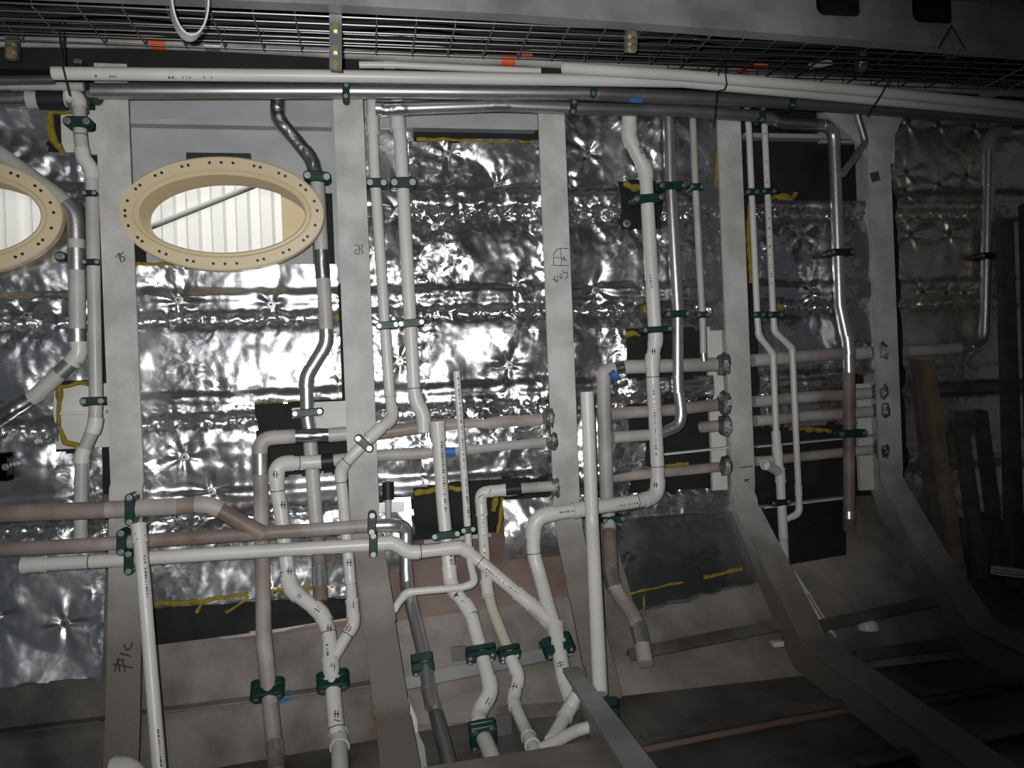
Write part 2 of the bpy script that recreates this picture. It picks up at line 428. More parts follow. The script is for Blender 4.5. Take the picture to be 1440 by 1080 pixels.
# deckhead with transverse deck beams
mb = MB().box((-2.4, -5, 2.62), (3.0, .14, 2.66)); struct(mb, 'ceiling', 'deck')
for i, x in enumerate(FX):
    mb = MB().box((x+.035, -5, 2.42), (x+.05, .12, 2.62)).box((x-.01, -5, 2.405), (x+.095, .12, 2.42)); struct(mb, 'trim_%d' % (i+1), 'deck')
# dark deck edge behind the trays
mb = MB().box((-2.2, .06, 2.13), (2.6, .119, 2.6)); struct(mb, 'trim_6', 'deck')
# white upper plating of other bays, and ledges
mb = MB(); a = P0(512, 140, .11); b = P0(756, 183, .11); mb.box((a.x, .105, b.z), (b.x, .118, 2.13)); struct(mb, 'trim_7', 'plate')
mb = MB(); a = P0(1150, 150, .11); b = P0(1225, 203, .11); mb.box((a.x, .10, b.z), (b.x, .118, 2.13)); struct(mb, 'trim_8', 'plate')
def ledge(x0, y0, x1, y1, nm, h=.012, d=.03, m='plate', Y=.10):
    a, b = P0(x0, y0, Y), P0(x1, y1, Y); z = (a.z+b.z)/2
    mb = MB().box((a.x, Y-d, z-h/2), (b.x, .119, z+h/2)); struct(mb, nm, m)
ledge(176, 173, 466, 178, 'trim_9', .016, .02)
ledge(1043, 191, 1232, 197, 'trim_10', .014, .02)
ledge(512, 178, 752, 184, 'trim_11', .010, .02)

# ================================================================== HULL FRAMES
FP = [[(0, 2.13), (0, .96), (-.045, .72), (-.115, .36), (-.16, .15)],
      [(0, 2.13), (0, .84), (-.03, .78), (-.20, .58), (-.36, .40), (-.95, .34)],
      [(0, 2.13), (0, .83), (-.02, .77), (-.17, .58), (-.30, .44), (-.36, .37)],
      [(0, 2.13), (0, .83), (-.02, .79), (-.20, .64), (-.38, .48), (-1.15, .42)],
      [(0, 2.13), (0, .84), (-.04, .80), (-.20, .63), (-.38, .475), (-1.15, .42)]]
def smooth_profile(pr):
    out = [V((0, *pr[0]))]
    for a, b, c in zip(pr, pr[1:], pr[2:]):
        out += arc(V((0, *a)), V((0, *b)), V((0, *c)), .07)
    out.append(V((0, *pr[-1]))); return out
FLAB = ['grey painted hull frame with pencilled #1C, left of the full portlight',
        'grey painted hull frame between the full portlight and the twin white pipes',
        'grey painted hull frame with pen sketch of a box, behind the tall loose white pipe',
        'grey painted hull frame with three pipe collars beside bare white clip plates',
        'farthest grey painted hull frame, bracket flaring at its top, beside leaning timber']
FRAMES = []
DRIFT = [0, .10, 0, 0, 0]
for i, x in enumerate(FX):
    w = FWID[i]; pr = smooth_profile(FP[i]); t = thing('hull_frame', (x, 0, pr[-1].z), FLAB[i], 'frame', 'hull frames'); FRAMES.append(t)
    mb = MB(); k = len(pr); vs = []
    for j, p in enumerate(pr):
        d = (pr[min(j+1, k-1)]-pr[max(j-1, 0)]).normalized(); n = V((0, d.z, -d.y))
        if n.y < 0 and abs(d.z) > .5: n = -n
        if abs(d.z) <= .5 and n.z > 0: n = -n
        n = n*.010
        wob = .002*math.sin(j*1.7)
        wob += DRIFT[i]*max(0, .85-p.z) - p.y*DRIFT[i]*.25
        for xx, nn in ((x+wob, 0), (x+w+wob, 0), (x+w+wob, 1), (x+wob, 1)): vs.append(V((xx, p.y, p.z))+n*nn)
    fs = [(0, 1, 2, 3), (4*k-4, 4*k-3, 4*k-2, 4*k-1)]
    for j in range(k-1):
        for q in range(4): fs.append((4*j+q, 4*j+(q+1) % 4, 4*j+4+(q+1) % 4, 4*j+4+q))
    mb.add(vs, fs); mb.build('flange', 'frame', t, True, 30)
    mb = MB(); vs = []; xm = x+w*.5
    for p in pr:
        # the foot of the web on the hull, straight out from the flange
        if p.z > section(xm)[1][1]+.05: q = V((0, .12, p.z))
        else:
            q = p.copy(); dd = V((0, .75, -.66))
            for _ in range(80):
                if depth_out(xm, q.y, q.z) > 0: break
                q += dd*.004
        wb = DRIFT[i]*max(0, .85-p.z) - p.y*DRIFT[i]*.25
        vs += [(xm+wb-.006, p.y+.008, p.z), (xm+wb+.006, p.y+.008, p.z), (xm+wb+.006, q.y, q.z), (xm+wb-.006, q.y, q.z)]
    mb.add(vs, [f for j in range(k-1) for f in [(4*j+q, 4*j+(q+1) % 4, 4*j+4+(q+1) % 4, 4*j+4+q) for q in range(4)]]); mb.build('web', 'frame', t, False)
def PZ(x, y, z): d = ray(x, y); return EYE+d*((z-EYE.z)/d.z)
q = [PZ(791, 939, .45), PZ(813, 937, .45), PZ(955, 1118, .45), PZ(905, 1124, .45)]
MB().hexa([p+V((0, 0, -.012)) for p in q]+q).build('foot_bar', 'beam', FRAMES[2], False)
m0, m1 = (q[0]+q[1])/2, (q[3]+q[2])/2; wv = V((.004, 0, 0))
MB().hexa([m0-wv+V((0, 0, -.12)), m1-wv+V((0, 0, -.12)), m1+wv+V((0, 0, -.12)), m0+wv+V((0, 0, -.12)), m0-wv+V((0, 0, -.012)), m1-wv+V((0, 0, -.012)), m1+wv+V((0, 0, -.012)), m0+wv+V((0, 0, -.012))]).build('foot_web', 'steel', FRAMES[2], False)
# flared bracket on the last frame
a, b, c_, d_ = P0(1159, 158, .03), P0(1270, 160, .012), P0(1259, 186, .012), P0(1222, 216, .03)
mb = MB(); q = [P0(1159, 158, .012), P0(1270, 160, .012), P0(1269, 168, .012), P0(1259, 186, .012), P0(1258, 230, .012), P0(1222, 226, .012), P0(1205, 200, .012)]
mb.add(q+[p+V((0, .012, 0)) for p in q], [tuple(range(7)), tuple(range(7, 14))]+[(j, (j+1) % 7, 7+(j+1) % 7, 7+j) for j in range(7)]); mb.build('bracket', 'frame', FRAMES[4], False)
mb = MB(); q = [P0(1205, 158, .006), P0(1270, 160, .006), P0(1262, 185, .006), P0(1245, 205, .006), P0(1225, 209, .006)]
mb.add(q+[p+V((0, .006, 0)) for p in q], [tuple(range(5)), tuple(range(5, 10))]+[(j, (j+1) % 5, 5+(j+1) % 5, 5+j) for j in range(5)]); mb.build('overlap_plate', 'frame', FRAMES[4], False)
mb = MB().bar(P0(1229, 242, -.003), P0(1232, 255, -.003), .030, .004); mb.build('label_plate', 'darkpipe', FRAMES[4], False)
# pen marks on the frames
def scribble(fr, strokes, w=.003, m='ink'):
    mb = MB()
    for st in strokes: ribbon(mb, [P0(x, y, -.0012) for x, y in st], w)
    mb.build('pen_mark', m, FRAMES[fr], False)
def fr1(p): # marks on the curved lower part of the first frame
    d = ray(*p); t = 1.5
    pr = smooth_profile(FP[0])
    while t < 3:
        q = EYE+d*t
        for a, b in zip(pr, pr[1:]):
            if b.z <= q.z <= a.z and q.y > a.y+(b.y-a.y)*(a.z-q.z)/max(1e-6, a.z-b.z)-.0015: return q
        t += .001
    return EYE+d*2.3
mb = MB()
for st in ([(632, 372), (735, 392)], [(640, 410), (662, 340)], [(650, 350), (690, 352)], [(655, 345), (668, 412)], [(682, 342), (698, 412)], [(668, 312), (730, 328)], [(738, 252), (728, 284), (712, 294), (700, 286), (692, 262)]):
    ribbon(mb, [fr1((x/3.966, y/3.966+840)) for x, y in st], .004)
mb.build('pen_mark', 'ink', FRAMES[0], False)
D_ = lambda pts: [(x/3.525, 200+y/3.525) for x, y in pts]
scribble(0, [D_([(575, 570), (590, 550), (600, 595)]), D_([(598, 560), (590, 575), (612, 565), (620, 580), (606, 592)]), D_([(596, 556), (612, 545)])], .0025)
E_ = lambda pts: [(340+x/3.525, 200+y/3.525) for x, y in pts]
scribble(1, [E_([(560, 510), (580, 512), (585, 530), (565, 535), (560, 552), (580, 556), (586, 535)]), E_([(590, 510), (600, 512), (592, 530), (602, 545), (590, 556)])], .002)
F_ = lambda pts: [(680+x/3.1725, 140+y/3.1725) for x, y in pts]
scribble(2, [F_([(312, 740), (312, 692), (326, 670), (346, 663), (378, 665)]), F_([(345, 664), (347, 740)]), F_([(312, 740), (380, 741)]), F_([(313, 706), (345, 705), (370, 720)]), F_([(352, 720), (358, 700), (366, 720)])], .002)
scribble(2, [F_([(308, 800), (330, 812)]), F_([(315, 788), (322, 815)]), F_([(328, 786), (332, 815)]), F_([(340, 775), (352, 790), (345, 800), (338, 785)]), F_([(350, 765), (358, 775), (372, 770), (376, 790), (362, 800)])], .0022)
J_ = lambda pts: [(660+x/3.1725, 440+y/3.1725) for x, y in pts]
scribble(3, [J_([(1210, 690), (1262, 684)]), J_([(1225, 745), (1250, 742)]), J_([(1228, 755), (1236, 745), (1246, 756)])], .003)

# pipe penetrations: rough welded collars on the frames
def collar(fr, x, y, rp, Y=.02):
    c = P0(x, y, Y); r = rp*mpp(c); mb = MB(); n = 18; vs = []; fs = []
    for k, (dx, rr) in enumerate(((-.022, .80), (-.020, 1.08), (-.008, 1.22), (.0, 1.30), (.004, 1.1))):
        for j in range(n):
            a = 6.2832*j/n; q = r*rr*(1+.38*noise.noise(V((math.cos(a)*2+x, math.sin(a)*2+y, k*.7))))
            vs.append(c+V((dx, q*math.cos(a), q*math.sin(a))))
    for k in range(4):
        for j in range(n): fs.append((k*n+j, k*n+(j+1) % n, k*n+n+(j+1) % n, k*n+n+j))
    fs.append(tuple(range(n)))
    mb.add(vs, fs); mb.build('weld_collar', 'weld', FRAMES[fr], True, 70)
for a in ((2, 775, 588, 13), (2, 780, 620, 12), (2, 782, 684, 13), (3, 1020, 512, 13), (3, 1022, 568, 13), (3, 1022, 598, 12), (3, 1024, 655, 11), (4, 1240, 493, 12), (4, 1240, 551, 11), (4, 1242, 578, 11), (4, 1242, 631, 11)):
    collar(*a)
# off-white clip plates beside frames four and five
mb = MB().box((P0(993, 460, .09).x, .085, P0(993, 690, .09).z), (.72, .10, P0(993, 457, .09).z)); mb.build('clip_plate', 'clip', FRAMES[3], False)
mb = MB().box((P0(1203, 540, .09).x, .085, P0(1203, 690, .09).z), (1.25, .10, P0(1203, 540, .09).z)); mb.build('clip_plate', 'clip', FRAMES[4], False)
mb = MB().box((P0(428, 566, .1).x, .096, P0(428, 609, .1).z), (P0(490, 566, .1).x, .108, P0(428, 566, .1).z)); mb.build('clip_plate', 'clip', FRAMES[1], False)
# small mounting brackets (thin flat bars inside the bays)
def flatbar(x0, y0, x1, y1, Y, h, label, m='greypipe', d=.03):
    a, b = P(x0, y0, Y), P(x1, y1, Y); mb = MB().bar(a, b, h, d)
    tag(mb.build('flat_bar', m, None, False), label, 'bracket')
flatbar(918, 640, 1024, 629, .07, .006, 'thin flat bar crossing the black recess below the short stub pipe', 'clip')
flatbar(1062, 628, 1240, 611, .06, .006, 'thin flat bar in the black recess behind the far rusty pipe')
flatbar(1072, 713, 1188, 699, .03, .007, 'thin flat bar behind the far thin pipes low in the recess')
flatbar(505, 716, 568, 712, .01, .03, 'small galvanised plate under the capped black stub', 'galv', .004)
flatbar(411, 581, 452, 578, .06, .030, 'pale backing plate behind the green clamp on the kinked steel pipe', 'clip', .004)
flatbar(596, 762, 690, 752, .03, .012, 'dusty flat bar behind the pipes under the black recess', 'greypipe', .01)

# ================================================================== STRINGERS on the bilge
def stringer(pts, h, label, m='steel2', flange=True):
    ps = [H(*p) for p in pts]; t = thing('stringer', ps[0], label, 'stringer', 'bilge stringers')
    w = MB(); f = MB()
    for a, b in zip(ps, ps[1:]):
        n = V((0, -.7, .71)) if a.z > .37 else V((0, -.1, .99))
        q = n*h
        u_ = V((0, -.71, -.7)) if a.z > .37 else V((0, -1, 0))
        w.hexa([a, b, b+u_*.006, a+u_*.006, a+q, b+q, b+q+u_*.006, a+q+u_*.006])
        f.hexa([a+q, b+q, b+q+u_*.035, a+q+u_*.035, a+q+n*.006, b+q+n*.006, b+q+n*.006+u_*.035, a+q+n*.006+u_*.035])
    w.build('web', m, t, False)
    if flange: f.build('flange', m, t, False)
stringer([(-60, 1050), (150, 1024)], .03, 'dark bilge stringer in the left corner under the foil')
stringer([(196, 1016), (528, 974)], .03, 'bilge stringer behind the rusty clamped pipe, between the two left frames', 'steel')
stringer([(556, 962), (800, 912)], .025, 'bilge stringer carrying the square green clamps', 'beam')
stringer([(880, 920), (1100, 876)], .028, 'bilge stringer between the loose tall pipe and the fourth frame')
stringer([(1146, 880), (1320, 842)], .03, 'bilge stringer left of the farthest frame, below the black recess')
stringer([(900, 1046), (1262, 980)], .02, 'low bottom stringer crossing under the sloping frame foot')
stringer([(1196, 920), (1480, 884)], .022, 'low bottom stringer beyond the fourth frame foot')
stringer([(1280, 985), (1500, 950)], .02, 'low bottom stringer in the dark right corner, nearer one')
stringer([(1200, 1082), (1500, 1018)], .02, 'nearest bottom stringer at the lower right corner')
# rusty weld strip lines on the plates are part of the setting
def weldline(pts, w, nm, m='rustline'):
    mb = MB(); ps = [H(*p, .004) for p in pts]; ribbon(mb, ps, w); struct(mb, nm, m)
weldline([(196, 920), (360, 898), (486, 878)], .016, 'trim_12')
weldline([(560, 872), (700, 852), (790, 842)], .012, 'trim_13')
weldline([(900, 1058), (1100, 1018), (1290, 984)], .02, 'trim_14')
weldline([(1215, 925), (1440, 893)], .02, 'trim_15')
weldline([(1290, 990), (1440, 962)], .02, 'trim_16')
weldline([(196, 912), (360, 890), (486, 872)], .012, 'trim_17', 'greypipe')
def hullpatch(top, bot, nm, m, off=.006):
    mb = MB(); vs = []; fs = []; n = 14; k = 8
    def at(l, t):
        x = l[0][0]+(l[-1][0]-l[0][0])*t
        for (a, b) in zip(l, l[1:]):
            if a[0] <= x <= b[0]+1e-6: return (x, a[1]+(b[1]-a[1])*(x-a[0])/(b[0]-a[0]))
        return l[-1]
    for i in range(n+1):
        a, b = at(top, i/n), at(bot, i/n)
        for j in range(k+1): vs.append(H(a[0]+(b[0]-a[0])*j/k, a[1]+(b[1]-a[1])*j/k, off))
    for i in range(n):
        for j in range(k): fs.append((i*(k+1)+j, (i+1)*(k+1)+j, (i+1)*(k+1)+j+1, i*(k+1)+j+1))
    mb.add(vs, fs); struct(mb, nm, m)
hullpatch([(190, 800), (486, 800)], [(190, 911), (360, 889), (488, 869)], 'trim_18', 'black')
hullpatch([(1060, 690), (1190, 690)], [(1100, 796), (1190, 780)], 'trim_19', 'black')
hullpatch([(556, 874), (800, 840)], [(556, 1020), (830, 1005)], 'trim_27', 'steel', .004)
hullpatch([(582, 680), (704, 680)], [(582, 760), (704, 748)], 'trim_23', 'black')
# longitudinal girder at the foot of the middle bay
def PZ(x, y, z): d = ray(x, y); return EYE+d*((z-EYE.z)/d.z)
a, b = PZ(590, 1080, .40), PZ(880, 1033, .40); dn = V((0, -.26, 0)); lo = V((0, 0, -.012))
mb = MB().hexa([a+lo, b+lo, b+dn+lo, a+dn+lo, a, b, b+dn, a+dn])
lo2 = V((0, 0, -.14)); e_ = V((0, -.012, 0)); mb.hexa([a+lo2, b+lo2, b+e_+lo2, a+e_+lo2, a+lo, b+lo, b+e_+lo, a+e_+lo])
t = thing('floor_girder', (-.1, -.7, .28), 'brown steel floor girder across the bottom, between two frame feet', 'girder')
mb.build('girder_plate', 'steel', t, False)

# ================================================================== PORTLIGHTS
def portlight(c, label):
    t = thing('portlight_frame', (c.x, .0, c.z-PB), label, 'portlight', 'cream portlight frames')
    n = 96
    def loft(rings, nm, m):
        mb = MB(); vs = []; fs = []
        for (a, b, y) in rings: vs += [(c.x+a*math.cos(6.28318*i/n), y, c.z+b*math.sin(6.28318*i/n)) for i in range(n)]
        for k in range(len(rings)-1):
            for i in range(n): fs.append((k*n+i, k*n+(i+1) % n, (k+1)*n+(i+1) % n, (k+1)*n+i))
        mb.add(vs, fs); mb.build(nm, m, t, True, 25)
    A, B = PA, PB
    loft([(A-.004, B-.004, .035), (A, B, .031), (A, B, .004), (A-.004, B-.004, 0), (A-.036, B-.036, -.002), (A-.039, B-.039, .0015), (A-.041, B-.041, -.002), (A-.048, B-.046, -.003), (A-.051, B-.049, -.001)], 'flange_ring', 'cream')
    loft([(A-.051, B-.049, -.001), (A-.054, B-.052, .004), (A-.056, B-.054, .03), (A-.054, B-.052, .125)], 'liner', 'cream2')
    for i, a in enumerate([3, -3.0+0, 14, -14, 28, 34, 48, 53, 66, 70, 83, 90, 97, 110, 114, 128, 133, 147, 152, 166, 177, 183, 194, 208, 213, 228, 233, 247, 251, 263, 270, 277, 290, 294, 308, 313, 327, 332]):
        if i in (1,): continue
        x, z = c.x+(A-.019)*math.cos(R(a)), c.z+(B-.019)*math.sin(R(a))
        mb = MB(); mb.tube([(x, -.0035, z), (x, .004, z)], .0042, 8); mb.build('bolt_hole', 'rubber', t)
portlight(PORT[0], 'cream oval portlight frame showing all round, below white plating')
portlight(PORT[1], 'cream oval portlight frame cut off by the left edge of the photo')
mb = MB(); mb.box((P0(262, 214, .1).x, .095, P0(262, 224, .1).z), (P0(352, 214, .1).x, .119, P0(262, 215, .1).z)); tag(mb.build('backing_strip', 'rubber', None, False), 'short black strip just above the full cream portlight', 'strip')
for k, (xa, xb, ya, yb) in enumerate(((176, 204, 328, 376), (441, 467, 272, 376))):
    a, b = P0(xa, yb, .114), P0(xb, ya, .114); mb = MB().box((a.x, .112, a.z), (b.x, .119, b.z)); struct(mb, 'trim_%d' % (21+k), 'black')
for k, (xa, xb, ya, yb) in enumerate(((76, 152, 539, 632), (88, 140, 156, 217))):
    a, b = P0(xa, yb, .112), P0(xb, ya, .112); mb = MB().box((a.x, .108, a.z), (b.x, .119, b.z)); struct(mb, 'trim_%d' % (24+k), 'clip')
ledge(80, 581, 152, 579, 'trim_26', .008, .02, 'clip')
# shed wall outside, with a sloping brace
mb = MB(); vs = []; fs = []; x = -5.5; k = 0; xs = []
while x < 2.5:
    for dx, dy in ((0, 0), (.06, 0), (.075, .03), (.125, .03)): xs.append((x+dx, 2.6+dy))
    x += .14
for (xx, yy) in xs: vs += [(xx, yy, -.5), (xx, yy, 4.2)]
for i in range(len(xs)-1): fs.append((2*i, 2*i+2, 2*i+3, 2*i+1))
mb.add(vs, fs); struct(mb, 'wall_outside', 'shed')
a, b = P0(180, 332, 1.6), P0(410, 240, 1.6); mb = MB().tube([a, b], .014, 10); tag(mb.build('brace_tube', 'shed2'), 'grey sloping brace tube seen outside through the full portlight', 'tube')

mb = MB(); a = P0(394, 250, .5); mb.box((a.x, .5, a.z-.5), (a.x+.6, .52, a.z+.3)); struct(mb, 'trim_20', 'cream2')
# ================================================================== FOIL BLANKETS
SZ = [P0(400, y, .07).z for y in (280, 425, 566, 700)]
def foil(label, x0, x1, y0, y1, m='foil', holes=(), pins=(), amp=1.0, Y=.085, ref=None, seed=0, ellipse=None, bottom=None, yellow=(), step=.0062, poly=None, name='foil_blanket', flap=False):
    a, b = P0(x0, (y0+y1)/2, Y), P0(x1, (y0+y1)/2, Y); ref = ref or (x0+x1)/2
    zt, zb = P0(ref, y0, Y).z, P0(ref, y1, Y).z
    X0, X1 = a.x, b.x
    nx = max(8, int((X1-X0)/step)); nz = max(8, int((zt-zb)/step))
    root = thing(name, ((X0+X1)/2, Y, zb), label, 'insulation', 'foil insulation blankets' if not flap else None)
    hs = [(P0(h[0], h[1], Y), P0(h[2], h[3], Y)) for h in holes]
    ps = [P0(p[0], p[1], Y) for p in pins]
    vs = []; ok = []; crl = []
    for j in range(nz+1):
        z = zt+(zb-zt)*j/nz
        for i in range(nx+1):
            x = X0+(X1-X0)*i/nx
            p = V((x*1.0, seed*3.1, z))
            wq = noise.noise(p*4)*.06
            q = V((x+wq, seed*3.1+wq, z+wq*.7))
            mk = max(0, min(1, .5+1.7*noise.noise(V((x*3.3, seed*2.7, z*4.2)))))      # where the foil is crumpled rather than taut
            h = .020*abs(noise.noise(q*3.6)) + .0085*abs(noise.noise(q*9+V((5, 0, 0))))*(.35+.65*mk)
            h += mk*(.0055*abs(noise.noise(q*19)) + .0022*abs(noise.noise(q*44)))
            h += .0005*abs(noise.noise(q*70))
            fo = max(0, noise.noise(V((x*3, seed+4, z*4)))+.12)
            h += .008*abs(noise.noise(V((x*24, seed, z*4.5))))*fo   # long upright folds
            h += .006*abs(noise.noise(V((x*4, seed+9, z*26))))*max(0, noise.noise(V((x*3, seed+14, z*3)))+.05)
            h *= amp
            for za, zb_ in zip(SZ, SZ[1:]):                             # each strip between two stringers is a soft pillow
                if zb_ < z < za:
                    u_ = (z-zb_)/(za-zb_); h += .016*math.sin(math.pi*u_)**.8
            st = 0; cr = 0
            for sz in SZ:
                d = (z-sz-.006*noise.noise(V((x*5, sz, 0))))/.036
                st = max(st, math.exp(-d**4)); cr = max(cr, math.exp(-((z-sz+.045)/.022)**2)*.9)
            h += st*.018*(0 if flap else 1)
            h += cr*(.012*abs(noise.noise(q*40)) + .006*noise.noise(q*75) - .012)*(0 if flap else 1)
            crl.append(0 if flap else 1.5*cr+.5*max(0, 1-min(i, nx-i)/9))
            for c in ps:
                dx, dz = x-c.x, z-c.z; rr = math.hypot(dx, dz)
                if rr < .14:
                    an = math.atan2(dz, dx); e = math.exp(-rr/.045)
                    h += e*(-.012 + .0065*math.sin(5*an+c.x*40)*min(1, rr/.02) + .003*math.sin(9*an+c.z*30))
            yy = Y-h
            if flap: yy = Y - h - .02*math.sin((z-zb)*14) 
            vs.append(V((x, yy, z)))
            s = True
            e1 = .010*noise.noise(V((x*22, z*22, seed))); 
            if j < 2 or j > nz-2: s = s and noise.noise(V((x*18, seed+j*.1, 0))) > -.25
            for (h0, h1) in hs:
                if h0.x+e1 < x < h1.x+e1 and h1.z+e1 < z < h0.z+e1: s = False
            if ellipse is not None and ((x-ellipse.x)/(PA*.87))**2+((z-ellipse.z)/(PB*.87))**2 < 1: s = False
            if bottom:   # the lower edge as a line of pixels
                for (bx0, by0), (bx1, by1) in zip(bottom, bottom[1:]):
                    q0, q1 = P0(bx0, by0, Y), P0(bx1, by1, Y)
                    if q0.x <= x <= q1.x:
                        zl = q0.z+(q1.z-q0.z)*(x-q0.x)/(q1.x-q0.x)+e1*.5
                        if z < zl-step*1.2: s = False
                        elif z < zl: vs[-1].z = zl
            if not flap:                # never behind the plating
                k = depth_out(x, 0, z)       # = -(hull depth) at this level
                vs[-1].y = min(vs[-1].y, -k-.022-h*.8)
            ok.append(s)
    fs = []
    for j in range(nz):
        for i in range(nx):
            q = (j*(nx+1)+i, j*(nx+1)+i+1, (j+1)*(nx+1)+i+1, (j+1)*(nx+1)+i)
            if all(ok[k] for k in q): fs.append(q)
    fo_ = MB().add(vs, fs).build('foil_facing', m, root, True, 180)
    if len(fo_.data.vertices) == len(crl):
        at = fo_.data.attributes.new('crumple', 'FLOAT', 'POINT'); at.data.foreach_set('value', crl)
    for c in ps:
        i = int((c.x-X0)/(X1-X0)*nx+.5); j = int((c.z-zt)/(zb-zt)*nz+.5)
        k = max(0, min(len(vs)-1, j*(nx+1)+i)); q = vs[k]
        mb = MB(); mb.tube([q+V((0, .004, 0)), q+V((0, -.005, 0)), q+V((0, -.0055, 0)), q+V((0, -.0065, 0))], [.013, .013, .010, .0095], 14)
        w = mb.build('pin_washer', 'bolt', root)
        mb = MB(); mb.tube([q+V((0, -.006, 0)), q+V((0, -.011, 0))], .0035, 8); mb.build('pin', 'rubber', w)
    for pts, w in yellow:
        ps_ = [P(px, py, Y-.002, .022) for px, py in pts]; mb = MB(); line = []
        for aa, bb in zip(ps_, ps_[1:]):
            k = max(2, int((bb-aa).length/.008))
            line += [aa.lerp(bb, i/k) for i in range(k)]
        line.append(ps_[-1])
        rs = [w*(.55+.9*abs(noise.noise(V((p.x*30, p.z*30, seed))))) for p in line]
        line = [p+V((.3*w*noise.noise(p*40), 0, .7*w*noise.noise(p*35+V((3, 3, 3))))) for p in line]
        mb.tube(line, rs, 8); mb.build('fibreglass_edge', 'yellow', root)
    return root
foil('crumpled foil insulation around the cut-off portlight at the left edge', -70, 143, 128, 952, holes=((70, 158, 130, 215), (82, 538, 150, 630)), pins=((4, 860), (101, 868), (40, 445)), amp=1.5, seed=1, ellipse=PORT[1], bottom=[(-90, 962), (150, 936)],
     yellow=(([(68, 160), (92, 157), (125, 158)], .010), ([(70, 160), (72, 190), (88, 214)], .014), ([(84, 545), (82, 600), (92, 622), (112, 628)], .010), ([(86, 545), (110, 538), (124, 540)], .008), ([(2, 610), (40, 582)], .010)))
foil('brightly flash-lit foil insulation directly below the full portlight', 180, 484, 374, 880, holes=((361, 568, 490, 662),), pins=((252, 424), (383, 430), (261, 642), (249, 728), (390, 823), (300, 690)), amp=.85, seed=2, bottom=[(150, 856), (330, 836), (500, 824)],
     yellow=(([(182, 371), (230, 372), (262, 378)], .008), ([(470, 385), (476, 480), (480, 560)], .007), ([(360, 566), (400, 564), (424, 563)], .008), ([(200, 851), (270, 846), (350, 836)], .010), ([(350, 838), (326, 858), (318, 862)], .006), ([(284, 848), (276, 862)], .006), ([(376, 832), (470, 826)], .010)))
foil('narrow crinkled foil strip directly behind the twin white pipes', 508, 592, 176, 752, m='foil', pins=((560, 298), (561, 508)), holes=((581, 686, 620, 760),), amp=1.4, seed=13, Y=.10)
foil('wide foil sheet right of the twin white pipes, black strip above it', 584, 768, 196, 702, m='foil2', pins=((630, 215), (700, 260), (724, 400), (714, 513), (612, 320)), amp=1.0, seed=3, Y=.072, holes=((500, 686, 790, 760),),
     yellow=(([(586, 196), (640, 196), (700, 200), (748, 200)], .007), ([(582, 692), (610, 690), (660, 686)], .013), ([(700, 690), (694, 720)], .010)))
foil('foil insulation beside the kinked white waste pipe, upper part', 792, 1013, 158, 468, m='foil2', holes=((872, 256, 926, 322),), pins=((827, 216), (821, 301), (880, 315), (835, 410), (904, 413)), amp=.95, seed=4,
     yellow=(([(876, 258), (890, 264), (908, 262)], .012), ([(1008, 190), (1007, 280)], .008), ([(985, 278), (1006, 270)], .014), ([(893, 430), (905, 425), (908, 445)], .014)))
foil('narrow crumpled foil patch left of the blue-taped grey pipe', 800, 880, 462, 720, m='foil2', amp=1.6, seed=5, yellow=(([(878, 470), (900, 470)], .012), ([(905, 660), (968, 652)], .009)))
foil('dull smooth foil sheet low in the bay, under the horizontal pipes', 858, 1030, 690, 838, m='foilflat', amp=.45, seed=6, bottom=[(840, 838), (1040, 796)], flap=False,
     yellow=(([(880, 836), (960, 818)], .004), ([(990, 812), (1042, 800)], .009), ([(905, 838), (906, 866)], .005)))
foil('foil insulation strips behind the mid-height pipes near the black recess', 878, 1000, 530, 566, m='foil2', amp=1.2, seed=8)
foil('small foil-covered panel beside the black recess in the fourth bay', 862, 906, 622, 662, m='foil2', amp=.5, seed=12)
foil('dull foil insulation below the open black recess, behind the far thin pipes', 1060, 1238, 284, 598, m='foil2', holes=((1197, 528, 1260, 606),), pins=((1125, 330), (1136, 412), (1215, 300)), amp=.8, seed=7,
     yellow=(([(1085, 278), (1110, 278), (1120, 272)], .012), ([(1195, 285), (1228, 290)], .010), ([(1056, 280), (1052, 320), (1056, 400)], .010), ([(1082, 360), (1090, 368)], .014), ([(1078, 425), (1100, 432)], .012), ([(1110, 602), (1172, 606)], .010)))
foil('dim brownish foil insulation behind the far bent steel pipe', 1263, 1500, 160, 720, m='foilbrown', pins=((1277, 171), (1321, 173), (1371, 178), (1277, 242), (1322, 259), (1360, 248), (1278, 331), (1331, 330), (1291, 412), (1326, 412), (1352, 412), (1271, 268)), amp=.55, seed=9)
foil('loose square foil flap hanging below the black pipe coupling', 708, 786, 700, 800, amp=1.1, Y=.03, seed=10, flap=True, name='foil_flap', yellow=(([(706, 700), (704, 730), (700, 750)], .008),))
foil('narrow foil flap in front of the second frame foot, by the steel drop pipe', 541, 580, 700, 822, amp=1.1, Y=.045, seed=11, flap=True, name='foil_flap')

# ================================================================== PIPES
pv, st = 'pipe', 'pipe'
